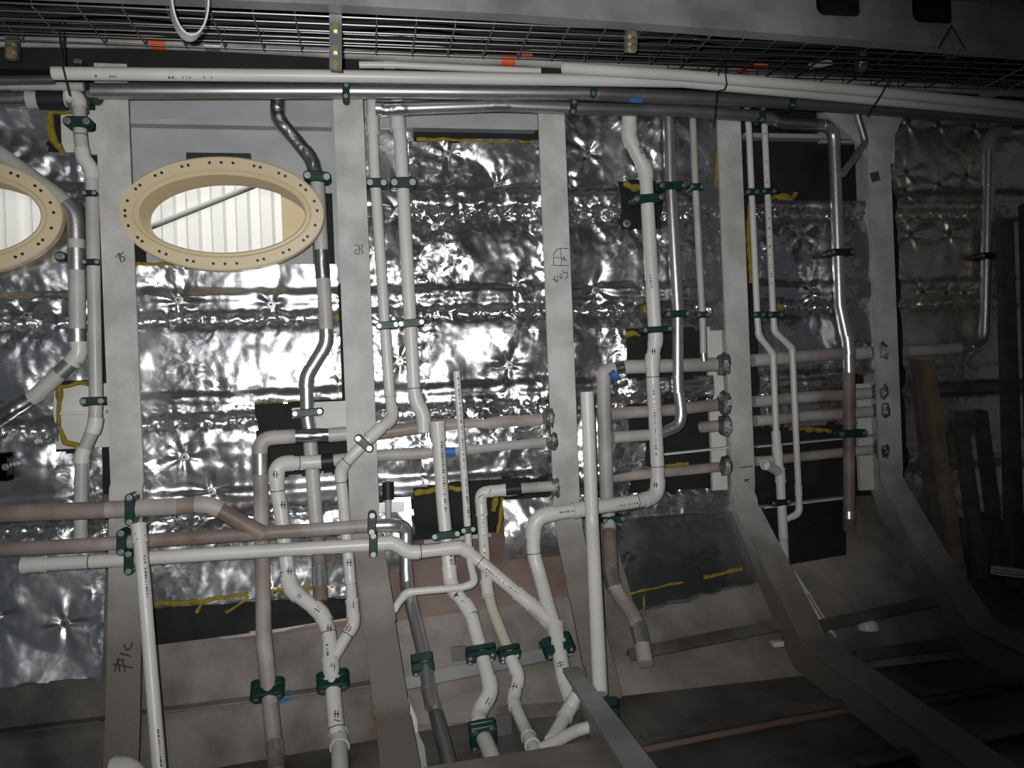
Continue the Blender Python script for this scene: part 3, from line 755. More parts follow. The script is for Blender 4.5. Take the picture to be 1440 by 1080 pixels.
# overhead
pipe('T1', 'conduit_pipe', 'long white plastic pipe lying along the top, printed near its left end', pv, 16, [(74, 103), (480, 107), (960, 115), (1200, 137), (1480, 163)], 'pvc', -.14, hollow=(1, 0))
pipe('T1b', 'conduit_pipe', 'white plastic pipe whose open end starts mid-photo above the long one', pv, 15, [(791, 95), (960, 106), (1200, 126), (1480, 154)], 'pvc', -.18, hollow=(1, 0))
printed('T1', (132, 107), (170, 108), 9); printed('T1', (230, 109), (300, 109), 14)
pipe('T2', 'steel_pipe', 'long bright steel pipe under the white plastic pipe at the top', st, 20, [(130, 128), (486, 128), (828, 131), (840, 132, 'm:darkpipe'), (1110, 144), (1480, 170)], 'galv', -.055)
pipe('T3', 'steel_pipe', 'dark pipe under the long steel pipe, turning down far right to a rusty end', st, 17, [(528, 152), (555, 153, 'W'), (700, 148, 'W'), (806, 152, 'm:darkpipe'), (960, 156), (1064, 163, 'Y-.03'), (1082, 166, 'm:wrap'), (1098, 174, ''), (1140, 175, 'm:shiny'), (1172, 177, 'E,Y.02'), (1175, 250), (1181, 430), (1188, 462), (1193, 486, 'c'), (1194, 523, 'm:rust'), (1194, 730, 's'), (1195, 744)], 'galv', -.03, fat=1.04)
pipe('T4', 'steel_pipe', 'dim grey pipe at the top left corner above the whitish tube', st, 13, [(-40, 114), (76, 112)], 'darkpipe', -.05)
pipe('T5', 'plastic_pipe', 'short whitish tube entering from the left edge under the grey one', pv, 12, [(-40, 119), (118, 122)], 'pvcdull', -.02)
pipe('T0', 'vent_pipe', 'grey pipe with orange tape behind the wire tray', st, 14, [(-30, 58), (200, 61), (223, 62, 'O'), (300, 65, 's'), (600, 82), (714, 85, 'O'), (930, 98), (1041, 103, 'O'), (1480, 134)], 'greypipe', .02)
pipe('T6', 'vent_pipe', 'short white pipe stub above the long white pipe', pv, 10, [(505, 91), (548, 91, 'c'), (760, 100)], 'pvc', -.06)
# left bay
pipe('L0', 'vent_pipe', 'foil-wrapped pipe entering high at the left edge into a white elbow', st, 23, [(-30, 140), (50, 140, 'm:pvcdull'), (58, 140, 'c'), (74, 140, 'k'), (95, 140)], 'wrap', .01, fat=1.06)
pipe('L1', 'waste_pipe', 'white waste pipe running down the left bay close to the first frame', pv, 18, [(92, 134), (111, 136, 'E'), (113, 190, 'b'), (117, 222, 'E'), (129, 238, 'E'), (130, 290), (135, 560), (134, 598, 'E'), (115, 640, 'E'), (114, 700), (113, 775)], 'pvcdull', .0)
pipe('L2', 'waste_pipe', 'thick white pipe behind the cut-off portlight with a slanted branch', pv, 22, [(-30, 195), (82, 276), (106, 300, 'E,e:shiny'), (107, 322, 's'), (108, 365, 's'), (109, 478, 's'), (112, 498, 'E'), (96, 515, 's'), (48, 558, 'm:wrap'), (-20, 600)], 'pvcdull', .03)
pipe('H1', 'steel_pipe', 'topmost brown pipe across the left, ending in a downward elbow', st, 24, [(-40, 724), (150, 717, 'm:greyrust'), (250, 712, 'm:rust'), (294, 709, 'E,e:greyrust'), (352, 742), (372, 752)], 'rust', -.055, fat=1.03)
pipe('H2', 'steel_pipe', 'middle brown pipe across two frames, turning down as bright steel', st, 18.5, [(-40, 775), (130, 766, 'm:greyrust'), (210, 760, 'm:rust'), (380, 749, 'm:greyrust'), (528, 739, 'm:shiny'), (556, 738), (571, 742, 'E,Y-.03'), (571, 812, 's,Y.0'), (578, 846), (597, 926, ''), (605, 980, 'c'), (612, 1000, 'm:darkpipe'), (634, 1085)], 'rust', -.055, fat=1.03)
pipe('H3', 'waste_pipe', 'white pipe across two frames, dropping to the Y fitting at right', pv, 18.5, [(36, 795), (48, 794, 'c'), (126, 790, 'b'), (300, 779), (520, 766), (538, 764, 'c'), (554, 764, 'E'), (575, 777, 'E'), (592, 776, 'b'), (634, 771, 'c'), (650, 770, 'E'), (673, 788, 'b'), (738, 843, 'c'), (757, 858), (776, 876)], 'pvc', -.055, hollow=(1, 0))
printed('H3', (676, 794), (730, 836), 16)
pipe('V0', 'loose_pipe', 'white pipe standing loose before the first frame, open at top', pv, 18.5, [(194, 742), (196, 750, 'c'), (207, 880), (225, 1095)], 'pvc', -.12, hollow=(1, 0), off=.25)
pen('V0', [[(190, 751), (204, 753)], [(192, 758), (204, 760)]]); printed('V0', (203, 780), (208, 846), 15); printed('V0', (222, 1025), (227, 1078), 14)
# second bay
pipe('P5', 'steel_pipe', 'kinked steel pipe passing behind the full portlight frame', st, 20, [(391, 122), (390, 166, 'E'), (437, 222, 'E'), (446, 250, 'm:pvcdull'), (453, 372, 'W'), (458, 440), (459, 462, 'm:shiny'), (459, 484, 'E'), (431, 530, 'E'), (432, 590), (435, 604, 'm:pvcdull'), (442, 700), (446, 750, 'm:rust'), (450, 812, 's'), (451, 846)], 'wrap', .065, fat=1.05)
pipe('V1', 'steel_pipe', 'brown vertical pipe with a low green clamp, elbow at top', st, 21, [(500, 609), (464, 612, 'm:wrap'), (420, 613, 'm:greyrust'), (366, 617, 'E,Y.02'), (366, 652, 's'), (367, 690, 'm:greyrust'), (368, 760, 'm:rust'), (370, 840, 'm:greyrust'), (371, 900), (380, 990, 'm:rust'), (387, 1060, 's'), (390, 1090)], 'pvcdull', .04, fat=1.03)
pipe('V2', 'waste_pipe', 'white waste pipe left of the Y, elbowed at black coupling above', pv, 21, [(452, 649), (424, 651, 'b'), (388, 652, 'E,Y.0'), (390, 690, 'b'), (394, 712), (404, 800, 'b'), (408, 828, 'E'), (452, 862, 'E'), (463, 890, 'b'), (464, 930), (466, 942, 'c'), (470, 990), (473, 1024, 'b'), (477, 1040, 'c'), (479, 1095)], 'pvc', .03)
for x, y, a in ((398, 710, 0), (407, 803, 0), (446, 858, 35), (463, 883, 0), (468, 938, 0), (473, 1004, 0), (387, 667, 0)): ticks('V2', x, y, a)
ticks('V2', 421, 838, 35, 4, 'violet'); printed('V2', (460, 905), (461, 922), 6); pen('V2', [[(473, 1033), (478, 1028)], [(470, 1012), (478, 1014)]])
pipe('W1', 'waste_pipe', 'left of the twin white pipes, turning across the frame into a Y', pv, 16, [(523, 132), (524, 176, 'c'), (526, 230), (541, 455), (548, 556, 'b'), (553, 588, 'E,Y-.01'), (530, 606, 'c,Y-.045'), (489, 647, 'b'), (479, 660, 'E,Y-.03'), (480, 678, 'b'), (486, 742), (493, 819, 'b'), (496, 856, 'c'), (498, 878, 'E'), (488, 893, 'b'), (466, 930)], 'pvc', .02)
for x, y, a in ((491, 791, 0), (495, 850, 0), (497, 859, 0), (490, 884, 35)): ticks('W1', x, y, a)
pipe('W2', 'waste_pipe', 'right of the twin white pipes, ending open above the horizontal pipe', pv, 18.5, [(558, 132), (559, 170, 'c'), (563, 200), (577, 455), (582, 546, 'b'), (586, 566, 'E'), (595, 582, 'E'), (596, 608)], 'pvc', .01, hollow=(0, 1))
# horizontals of the third bay
pipe('HA', 'steel_pipe', 'dusty pipe through the third frame, upper of the two behind the loose tube', st, 19, [(515, 612), (602, 599), (690, 595), (776, 589)], 'greyrust', .06)
pipe('HB', 'steel_pipe', 'grey pipe with blue tape, below the dusty one in the third bay', st, 17, [(424, 652), (456, 649, 'k'), (528, 641), (632, 635, 'B'), (690, 628), (780, 620)], 'greypipe', .06)
pipe('STUB', 'capped_stub', 'short upright stub with black cap beside the second frame', pv, 9, [(546, 762), (546, 700), (546, 697, 'm:rubber'), (545.5, 676)], 'pvcdull', .0)
MB().tube([P(546, 702, 0), P(545.5, 677, 0)], 8*mpp(P(546, 690, 0)), 14).build('black_cap', 'rubber', PIPES['STUB'][0])
pipe('V4', 'waste_pipe', 'printed white pipe ending in the lowest square green clamp', pv, 19.5, [(614, 596), (616, 606, 'c'), (622, 700), (632, 808, 'c'), (637, 828, 'E'), (659, 856, 'E'), (663, 866, 'b'), (679, 924), (691, 972, 'E'), (671, 1006, 'E'), (679, 1034), (703, 1090)], 'pvc', -.01, hollow=(1, 0))
printed('V4', (621, 620), (627, 720), 26); printed('V4', (634, 780), (636, 800), 7); pen('V4', [[(638, 832), (644, 838)], [(644, 831), (639, 839)], [(650, 845), (653, 847)]], w=.0045); ticks('V4', 687, 986, 25); ticks('V4', 671, 1007, 10)
pipe('V5', 'supply_pipe', 'thin white pipe with marks like a rule, bent back at its foot', pv, 10.5, [(642, 522), (655, 700), (660, 786), (668, 820, 'E'), (650, 826), (582, 832), (571, 834, 'E'), (560, 848, 'm:paper'), (553, 860)], 'pvc', -.05, off=.09)
printed('V5', (644, 530), (653, 660), 40, h=1.2); printed('V5', (655, 672), (659, 728), 18, 'ink', 1.2)
pipe('V6', 'waste_pipe', 'white pipe from the black coupling down through the middle square clamp', pv, 15.5, [(784, 683), (756, 685, 'm:greypipe'), (741, 686), (721, 688, 'k,m:pvc'), (700, 690, 'c'), (675, 693, 'E'), (677, 714, 'c'), (682, 790), (685, 828, 'c,m:yellowpvc'), (692, 856), (713, 909, 'm:pvc'), (722, 934, 'c'), (730, 952, 'E'), (721, 985, 'E'), (738, 1024), (746, 1042, 'c'), (768, 1090)], 'pvcdull', .0)
printed('V6', (678, 722), (684, 815), 26, 'redink'); ticks('V6', 724, 966, 20); pen('V6', [[(673, 700), (680, 694)], [(690, 688), (688, 694)]])
pipe('P8', 'waste_pipe', 'big white waste pipe dropping, running left and down to the Y', pv, 19.5, [(884, 140), (885, 172, 'c'), (884, 192, 'E'), (908, 240, 'E'), (910, 280), (919, 430), (922, 478, 'E'), (917, 508, 'E'), (918, 530, 'b'), (925, 656, 'b'), (925, 698, 'E'), (895, 705, 'b,Y-.03'), (820, 716, 'c,Y-.06'), (750, 726, 'E'), (750, 778, 'b'), (758, 805), (770, 850), (779, 880), (783, 893, 'c'), (789, 930), (793, 955), (806, 992)], 'pvc', .0)
printed('P8', (919, 540), (923, 640), 26, h=1.2); printed('P8', (866, 712), (898, 707), 9); printed('P8', (786, 721), (818, 717), 9); printed('P8', (899, 205), (903, 216), 4); ticks('P8', 919, 494, 0, 4); ticks('P8', 922, 682, 0, 4); printed('P8', (914, 385), (917, 405), 5); ticks('P8', 788, 934, 75, 5)
MB().tube([P(738, 843, -.055), P(757, 859, -.055), P(780, 884, -.05), P(783, 893, -.05)], 11*mpp(P(757, 858, -.05)), 16).build('wye_fitting', 'pvc', PIPES['P8'][0])
pipe('V7b', 'waste_pipe', 'white elbow stub half hidden behind the sloping frame foot', pv, 19, [(812, 975), (799, 1000, 'c'), (775, 1042)], 'pvc', -.42)
ticks('V7b', 786, 1014, 20, 4)
pipe('V7c', 'waste_pipe', 'white pipe lying along the girder next to the frame foot', pv, 17, [(838, 1020), (812, 1027), (745, 1062)], 'pvc', -.5, hollow=(1, 0))
pipe('V8', 'loose_pipe', 'tall white pipe standing loose before the third frame on a green foot', pv, 19, [(825.5, 551), (833, 740), (844, 976)], 'pvc', -.13, hollow=(1, 0), off=.16)
pipe('V9', 'steel_pipe', 'grey pipe with blue tape elbow, dropping rusty behind the loose tall pipe', st, 20, [(1024, 512), (880, 516, 'm:wrap'), (864, 519, 'm:greypipe'), (849, 522, 'E'), (849, 566), (853, 692), (856, 732, 'm:rust'), (859, 800), (860, 816, 's,m:greyrust'), (868, 834), (893, 868, ''), (900, 893, 's'), (908, 934)], 'greypipe', .045, fat=1.03)
mb = MB(); mb.tube([P(861, 531, -.005), P(867, 526, -.005)], 8*mpp(P(864, 530, 0)), 12); mb.build('blue_tape', 'blue', PIPES['V9'][0])
pipe('S2', 'steel_pipe', 'bright steel pipe right of the big waste pipe, bending left at bottom', st, 16.5, [(939, 140), (941, 180), (943, 263), (953, 440), (953, 540, 'c'), (958, 578), (956, 598, 'E'), (925, 611, 'm:greypipe'), (862, 615)], 'shiny', .02, fat=1.05)
pipe('S3', 'supply_pipe', 'thin grey pipe right of the bright steel one, stopping at a bracket', pv, 9.5, [(974, 160), (978, 264), (988, 450), (989, 496, 'm:galv'), (990, 508)], 'pvcdull', .02)
pipe('HD', 'steel_pipe', 'pinkish grey pipe through the fourth frame, second collar from top', st, 17, [(858, 582), (940, 577), (1022, 568)], 'greyrust', .055)
pipe('HE', 'pipe_stub', 'short stub pipe projecting from the fourth frame into the black recess', st, 16, [(985, 601), (1028, 597)], 'greyrust', .05, hollow=(1, 0))
pipe('HF', 'steel_pipe', 'lowest horizontal pipe through the fourth frame, behind the waste pipe', st, 14, [(858, 672), (1026, 655)], 'greyrust', .055)
# fifth bay
pipe('S4', 'supply_pipe', 'left thin white pipe in the far recess with open side branch', pv, 9, [(1050, 150), (1053, 181), (1065, 450), (1067, 472, 'E'), (1087, 498, 'E'), (1092, 620)], 'pvc', .0)
pipe('S4b', 'waste_pipe', 'short thicker white pipe with open branch below the left thin one', pv, 13, [(1091, 606), (1092, 620), (1093, 634, 'c'), (1097, 668, 'c'), (1099, 708), (1102, 760, 'b'), (1103, 790)], 'pvc', .0)
MB().tube([P(1096, 664, 0), P(1082, 656, -.03), P(1076, 654, -.05)], 7*mpp(P(1085, 657, 0)), 14, True, (0, 1)).build('branch', 'pvc', PIPES['S4b'][0])
pipe('S5', 'supply_pipe', 'right thin white pipe in the far recess, hooking left at bottom', pv, 9, [(1072, 150), (1075, 176), (1087, 440), (1089, 466, 'E'), (1114, 490, 'E'), (1123, 690, 'c'), (1124, 722, 'E'), (1102, 732)], 'pvc', .0)
printed('S5', (1076, 185), (1085, 400), 50, h=1.0)
for k, (p, w, lb) in enumerate((([(1058, 507), (1150, 499), (1244, 494)], 18, 'topmost horizontal pipe through the farthest frame'), ([(1060, 565), (1150, 557), (1244, 551)], 16, 'second horizontal pipe through the farthest frame'),
                  ([(1062, 592), (1150, 584), (1244, 577)], 16, 'third horizontal pipe through the farthest frame'), ([(1062, 649), (1150, 640), (1244, 631)], 14, 'lowest horizontal pipe through the farthest frame'))):
    pipe('HG%d' % k, 'steel_pipe', lb+', pale at both ends', st, w, [p[0], (p[0][0]+24, p[0][1]-2, 'm:greyrust'), p[1], (p[2][0]-46, p[2][1]+4, 'm:pvcdull'), p[2]], 'pvcdull', .06)
# last bay
pipe('P11', 'steel_pipe', 'far bent steel pipe at the right edge, elbows top and bottom', st, 16, [(1480, 182), (1440, 184), (1391, 184, 'E,e:greypipe'), (1390, 250, 'c'), (1386, 440), (1384, 486, 'E'), (1350, 490, 'm:greypipe'), (1274, 494)], 'shiny', .03, fat=1.1, bend=3.2)
pipe('P12', 'steel_pipe', 'dark pipe low behind the leaning timber at the right edge', st, 16, [(1312, 550), (1480, 542)], 'darkpipe', .05)
pipe('ST1', 'strut_tube', 'thin dark bent strut above the far black recess', 'strut', 10, [(1202, 150), (1217, 200, ''), (1184, 246)], 'galv', -.008, bend=1)

# ================================================================== CLAMPS
def cl(*a, **k): return clamp(*a, **k)
cl(112, 174, .0, 37, 15, 0, 'green clamp high on the left bay waste pipe', 'L1')
cl(129, 274, .0, 20, 9, 0, 'black band clamp below the offset of the left bay waste pipe', 'L1', m='blackclamp')
cl(131, 370, .0, 24, 9, 0, 'black band clamp beside the thick white pipe, left bay', 'L1', m='blackclamp')
cl(88, 362, .06, 16, 14, 0, 'dark green clamp half hidden left of the thick white pipe', None)
cl(133, 564, .0, 33, 12, 0, 'green two-bolt clamp low on the left bay waste pipe, at the torn opening', 'L1')
cl(6, 656, .03, 22, 40, 0, 'dark green clamp cut off by the left edge', None)
cl(186, 715, -.055, 45, 13, 88, 'upright green clamp on the topmost brown pipe at the first frame', 'H1')
cl(174, 761, -.055, 37, 13, 88, 'upright green clamp on the middle brown pipe at the first frame', 'H2')
cl(184, 789, -.055, 35, 13, 88, 'upright green clamp on the white horizontal pipe at the first frame', 'H3')
cl(523, 735, -.055, 33, 12, 86, 'upright green clamp on the middle brown pipe at the second frame', 'H2')
cl(525, 765, -.055, 36, 12, 88, 'upright green clamp on the white horizontal pipe at the second frame', 'H3')
cl(447, 251, .065, 38, 14, -4, 'green clamp on the kinked steel pipe above the portlight edge', 'P5')
cl(433, 580, .065, 43, 11, 3, 'green clamp on the kinked steel pipe beside the black opening', 'P5')
cl(530, 259, .02, 30, 13, 0, 'upper green clamp on the left twin white pipe', 'W1')
cl(567, 259, .01, 38, 15, 1, 'upper green clamp on the right twin white pipe', 'W2')
cl(545, 458, .02, 33, 11, 3, 'lower green clamp on the left twin white pipe', 'W1')
cl(578, 455, .01, 38, 11, 4, 'lower green clamp on the right twin white pipe', 'W2')
cl(512, 623, -.04, 31, 12, -44, 'slanted green clamp on the second frame', 'W1')
cl(487, 132, -.055, 24, 10, 85, 'green clamp on the long steel pipe at the second frame top', 'T2')
cl(132, 136, -.04, 20, 18, 0, 'green clamp at the left end of the long steel pipe', None)
cl(113, 90, -.0, 14, 11, 0, 'small green clamp above the left end of the white pipe', None)
cl(832, 129, -.055, 22, 10, 85, 'green clamp where the long steel pipe turns dark', 'T2')
cl(804, 154, -.03, 22, 10, 80, 'green clamp on the lower dark pipe at the third frame top', 'T3')
cl(812, 140, -.04, 22, 7, 8, 'small green strap plate between the two overhead pipes', None)
cl(1110, 144, -.055, 22, 9, 86, 'green clamp on the long overhead pipe near the far frames', 'T2')
cl(1068, 164, -.03, 24, 10, 84, 'green clamp before the foil-wrapped bend of the dark overhead pipe', 'T3')
cl(376, 970, -.1, 47, 18, 4, 'green clamp at the foot of the brown vertical pipe', 'V1', tilt=35)
cl(468, 958, -.1, 46, 18, 5, 'green clamp under the left Y fitting', 'V2', tilt=35)
cl(594, 933, -.2, 31, 22, 4, 'green clamp on the bright steel drop pipe', 'H2', tilt=55, square=True)
cl(676, 919, -.2, 42, 30, 4, 'large square green clamp, left of two side by side', 'V4', tilt=50, square=True, bolts=4, T=.03)
cl(716, 918, -.2, 31, 24, 6, 'smaller square green clamp right of the large one', 'V6', tilt=50, square=True, bolts=4, T=.03)
cl(679, 1034, -.4, 38, 44, 4, 'square green clamp nearest the bottom edge', 'V4', tilt=20, square=True, bolts=4, T=.03)
cl(784, 908, -.2, 46, 17, 14, 'green clamp under the right Y fitting', 'P8', tilt=40)
cl(844, 974, -.2, 36, 20, -4, 'green foot clamp under the loose tall white pipe', 'V8', tilt=60, square=True)
cl(627, 749, -.01, 41, 11, 4, 'green clamp on the printed white pipe above the red plate', 'V4')
cl(658, 744, -.05, 22, 10, 4, 'small green clamp on the thin marked pipe', 'V5')
cl(860, 729, .045, 34, 10, 3, 'green clamp on the rusty drop behind the loose tall pipe', 'V9')
cl(909, 281, .0, 46, 12, 4, 'upper green clamp on the big waste pipe', 'P8')
cl(921, 464, .0, 44, 9, 2, 'lower green clamp on the big waste pipe', 'P8')
cl(943, 263, .02, 42, 11, 1, 'upper green clamp on the bright steel pipe', 'S2')
cl(978, 264, .02, 23, 10, 0, 'upper green clamp on the thin grey pipe', 'S3')
cl(950, 442, .02, 37, 10, 1, 'lower green clamp on the bright steel pipe', 'S2')
cl(987, 443, .02, 21, 9, 1, 'lower green clamp on the thin grey pipe', 'S3')
cl(1056, 271, .0, 21, 10, 0, 'upper green clamp on the far left thin pipe', 'S4')
cl(1079, 270, .0, 23, 9, 0, 'upper green clamp on the far right thin pipe', 'S5')
cl(1065, 443, .0, 19, 9, 0, 'lower green clamp on the far left thin pipe', 'S4')
cl(1088, 443, .0, 24, 9, 0, 'lower green clamp on the far right thin pipe', 'S5')
cl(1180, 356, .02, 38, 10, 0, 'black clamp on the far steel pipe above the rusty end', 'T3', m='blackclamp')
cl(1193, 609, .02, 44, 11, 0, 'dark clamp on the rusty end of the far steel pipe', 'T3', m='green')
cl(1388, 361, .03, 38, 9, -1, 'black clamp on the far bent pipe at the right edge', 'P11', m='blackclamp')
cl(1095, 706, .0, 30, 9, 2, 'black clamp at the foot of the far left thin pipe', 'S4b', m='blackclamp')

# ================================================================== OVERHEAD: trays, girder, straps
def tray(x0, x1, y0, y1, z, hs, lab, n_long=5, pitch=.1, r=.0022):
    t = thing('wire_tray', (x0, (y0+y1)/2, z), lab, 'cable tray')
    lw = MB()
    ys = [y0+(y1-y0)*i/n_long for i in range(n_long+1)]
    for y in ys: lw.tube([(x0, y, z), (x1, y, z)], r, 6)
    for y in (y0, y1):
        for k in (.5, 1): lw.tube([(x0, y, z+hs*k), (x1, y, z+hs*k)], r, 6)
    lw.build('long_wire', 'wire', t)
    x = x0+.03; k = 0
    while x < x1:
        MB().tube([(x, y0, z+hs), (x, y0, z-.003), (x, y1, z-.003), (x, y1, z+hs)], r, 6).build('cross_wire', 'wire', t); x += pitch
    return t
tray(-1.7, .56, -.33, -.12, 2.135, .05, 'left run of wire mesh cable tray along the top, under the strap loop')
tray(.50, 2.4, -.335, -.01, 2.132, .05, 'wider right run of wire mesh cable tray, under the girder cut-outs', 8)
tray(.55, 2.2, -.75, -.47, 2.19, .05, 'second wire mesh tray above the deck girder at the upper right')
for k, (y, z, r, m, lb) in enumerate(((-.29, 2.146, .006, 'black', 'black cable lying in the tray near its front'), (-.25, 2.148, .007, 'black', 'second black cable lying in the middle of the tray'), (-.17, 2.148, .008, 'black', 'thick black cable lying at the back of the tray'))):
    mb = MB(); mb.tube([(x/10, y+.012*math.sin(x*.9+k), z+.004*math.sin(x*1.7)) for x in range(-17, 24)], r, 8); tag(mb.build('cable', m), lb, 'cable')
# deck girder with lightening holes
t = thing('deck_girder', (.5, -.40, 2.12), 'grey steel deck girder with rounded cut-outs across the top', 'girder')
gp = [P0(*p, -.402) for p in ((250, -3), (480, 7), (720, 20), (960, 37), (1200, 55), (1500, 80))]
def zb(x):
    for a, b in zip(gp, gp[1:]):
        if x <= b.x or b is gp[-1]: return a.z+(b.z-a.z)*(x-a.x)/(b.x-a.x)
X0, X1 = -1.6, 2.0
mb = MB(); gx = [X0]+[p.x for p in gp[1:-1]]+[X1]
for xa, xb in zip(gx, gx[1:]):
    mb.hexa([(xa, -.402, zb(xa)), (xb, -.402, zb(xb)), (xb, -.36, zb(xb)), (xa, -.36, zb(xa)), (xa, -.402, zb(xa)+.052), (xb, -.402, zb(xb)+.052), (xb, -.36, zb(xb)+.052), (xa, -.36, zb(xa)+.052)])
mb.build('lower_flange', 'beam', t, False)
mb = MB(); cuts = []
for cx0, cy0, cx1, cy1 in ((1147, 0, 1211, 22), (1282, 0, 1341, 32)):
    a, b = P0(cx0, cy1, -.38), P0(cx1, cy1, -.38); cuts.append((a.x, b.x, min(a.z, b.z)))
yw = -.385
xs = [X0]
def quad(xa, xb, za, zb_):
    mb.box((xa, yw, za), (xb, yw+.012, zb_))
cur = X0
for (xa, xb, zc) in cuts:
    mb.hexa([(cur, yw, zb(cur)+.05), (xa, yw, zb(xa)+.05), (xa, yw+.012, zb(xa)+.05), (cur, yw+.012, zb(cur)+.05), (cur, yw, 2.6), (xa, yw, 2.6), (xa, yw+.012, 2.6), (cur, yw+.012, 2.6)])
    n = 8; rad = .025; top = zc+.12      # rounded lower corners
    prof = [(xa, top)]+[(xa+rad-rad*math.cos(R(90*i/n)), zc+rad-rad*math.sin(R(90*i/n))) for i in range(n+1)]+[(xb-rad+rad*math.sin(R(90*i/n)), zc+rad-rad*math.cos(R(90*i/n))) for i in range(n+1)]+[(xb, top)]
    for (p, q) in zip(prof, prof[1:]):
        if q[0]-p[0] > 1e-6: mb.hexa([(p[0], yw, zb(p[0])+.05), (q[0], yw, zb(q[0])+.05), (q[0], yw+.012, zb(q[0])+.05), (p[0], yw+.012, zb(p[0])+.05), (p[0], yw, p[1]), (q[0], yw, q[1]), (q[0], yw+.012, q[1]), (p[0], yw+.012, p[1])])
    mb.hexa([(xa, yw, top), (xb, yw, top), (xb, yw+.012, top), (xa, yw+.012, top), (xa, yw, 2.6), (xb, yw, 2.6), (xb, yw+.012, 2.6), (xa, yw+.012, 2.6)])
    cur = xb
mb.hexa([(cur, yw, zb(cur)+.05), (X1, yw, zb(X1)+.05), (X1, yw+.012, zb(X1)+.05), (cur, yw+.012, zb(cur)+.05), (cur, yw, 2.6), (X1, yw, 2.6), (X1, yw+.012, 2.6), (cur, yw+.012, 2.6)])
mb.build('web', 'beam', t, False)
# hanging white strap loop
c = P0(266, 0, -.55); s = mpp(c); mb = MB(); vs = []; fs = []; n = 40
for i in range(n):
    a = 6.2832*i/n; x, z = 23*s*math.cos(a), 52*s*math.sin(a)
    dx, dz = math.cos(a), math.sin(a)
    for yy, o in ((-.016, 0), (.016, 0), (.016, .004), (-.016, .004)): vs.append(c+V((x+dx*o-yy*.35, yy, z+dz*o)))
for i in range(n):
    for q in range(4): fs.append((4*i+q, 4*i+(q+1) % 4, 4*((i+1) % n)+(q+1) % 4, 4*((i+1) % n)+q))
mb.add(vs, fs); tag(mb.build('strap_loop', 'strap'), 'white strap loop hanging at the top left in front of the tray', 'strap')
# cable ties
def tie(pts, lab, Y=-.2, r=.0022):
    mb = MB(); mb.tube([P0(p[0], p[1], p[2] if len(p) > 2 else Y) for p in pts], r, 6); tag(mb.build('cable_tie', 'rubber'), lab, 'cable tie')
tie([(84, 18), (84, 50), (88, 92), (98, 134)], 'black tie hanging from the tray round the white pipe end, far left', -.19)
tie([(91, 20), (90, 60), (91, 93)], 'short black tie beside the far left one', -.19)
tie([(1016, 80), (1010, 106)], 'short black tie above the white pipes, left leg of the loop', -.22)
tie([(1017, 80), (1022, 118), (1019, 126), (1008, 128), (1004, 180)], 'black tie looped round the white pipes right of centre', -.22)
tie([(1284, 70), (1258, 98), (1240, 132), (1219, 163)], 'slanting black tie round the white pipes further right', -.24)
tie([(1338, 36), (1320, 68)], 'left leg of black tie under the girder cut-out', -.42)
tie([(1338, 36), (1358, 70)], 'right leg of black tie under the girder cut-out', -.42)
tie([(400, 0), (394, 12), (420, 36)], 'thin tie wire hanging beside the strap loop', -.25, .0015)
# strut hangers and brass fittings
def hanger(x, y0, y1, Y, lab, m='galv'):
    t = thing('tray_hanger', P0(x, y1, Y), lab, 'hanger'); a, b = P0(x, y0, Y), P0(x, y1, Y)
    MB().bar(a, b, .030, .02).build('channel', m, t, False)
    for k in (.35, .7, .95): 
        q = a.lerp(b, k); MB().tube([q+V((0, -.02, 0)), q+V((0, .0, 0))], .009, 6).build('nut', 'brass', t)
hanger(472, 12, 98, -.345, 'galvanised hanger with brass nuts above the second frame')
hanger(887, 42, 72, -.345, 'galvanised hanger with brass nuts above the third frame')
hanger(18, 52, 84, -.08, 'dark hanger with brass nuts in the top left corner', 'darkpipe')
hanger(1211, 66, 100, -.1, 'galvanised hanger with brass nut above the fourth frame')
for x, y, lab in ((1152, 91, 'small pale tag among the tray wires at right'), (1345, 78, 'pale flat scrap above the tray at right'), (1392, 134, 'pale plate above the white pipes at the right edge')):
    a = P0(x-14, y+3, -.1); b = P0(x+18, y-4, -.1); tag(MB().bar(a, b, .018, .003).build('pale_plate', 'plate', None, False), lab, 'plate')
for x, y, lab in ((739, 75, 'orange tape scrap above the taped grey pipe, centre'), (1070, 92, 'orange tape scrap above the taped grey pipe, right'), (205, 50, 'orange tape scrap above the taped grey pipe, left')):
    a = P0(x-10, y, -.02); b = P0(x+10, y+1, -.02); tag(MB().bar(a, b, .012, .003).build('tape_scrap', 'orange', None, False), lab, 'tape')
a = P0(886, 141, -.085); b = P0(903, 142, -.085); MB().bar(a, b, .012, .004).build('blue_tape', 'blue', PIPES['T3'][0], False)

# ================================================================== RIGHT: timber, post, strip, litter
def plank(x0, y0, x1, y1, w, m, lab, Y0=.06, Y1=-.12, th=.025):
    a, b = P0(x0, y0, Y0), P(x1, y1, Y1, .015); s = mpp(a); tag(MB().bar(a, b, w*s, th).build('timber_plank', m, None, False), lab, 'plank', 'leaning planks')
plank(1290, 508, 1324, 800, 20, 'wooddark', 'dark plank leaning closest to the farthest frame')
plank(1303, 508, 1348, 812, 17, 'wood', 'brown plank leaning beside the farthest frame, lightest of the timber', .04, -.16)
plank(1348, 580, 1380, 815, 18, 'wooddark', 'dark short plank leaning in the middle of the timber')
plank(1378, 578, 1408, 812, 17, 'wooddark', 'dark grey plank leaning third along, under the bent pipe')
plank(1412, 310, 1428, 830, 22, 'wooddark', 'tall dark upright board at the right edge', .0, -.12)
plank(1446, 290, 1462, 860, 24, 'wooddark', 'outermost dark board half cut by the right edge', .0, -.2)
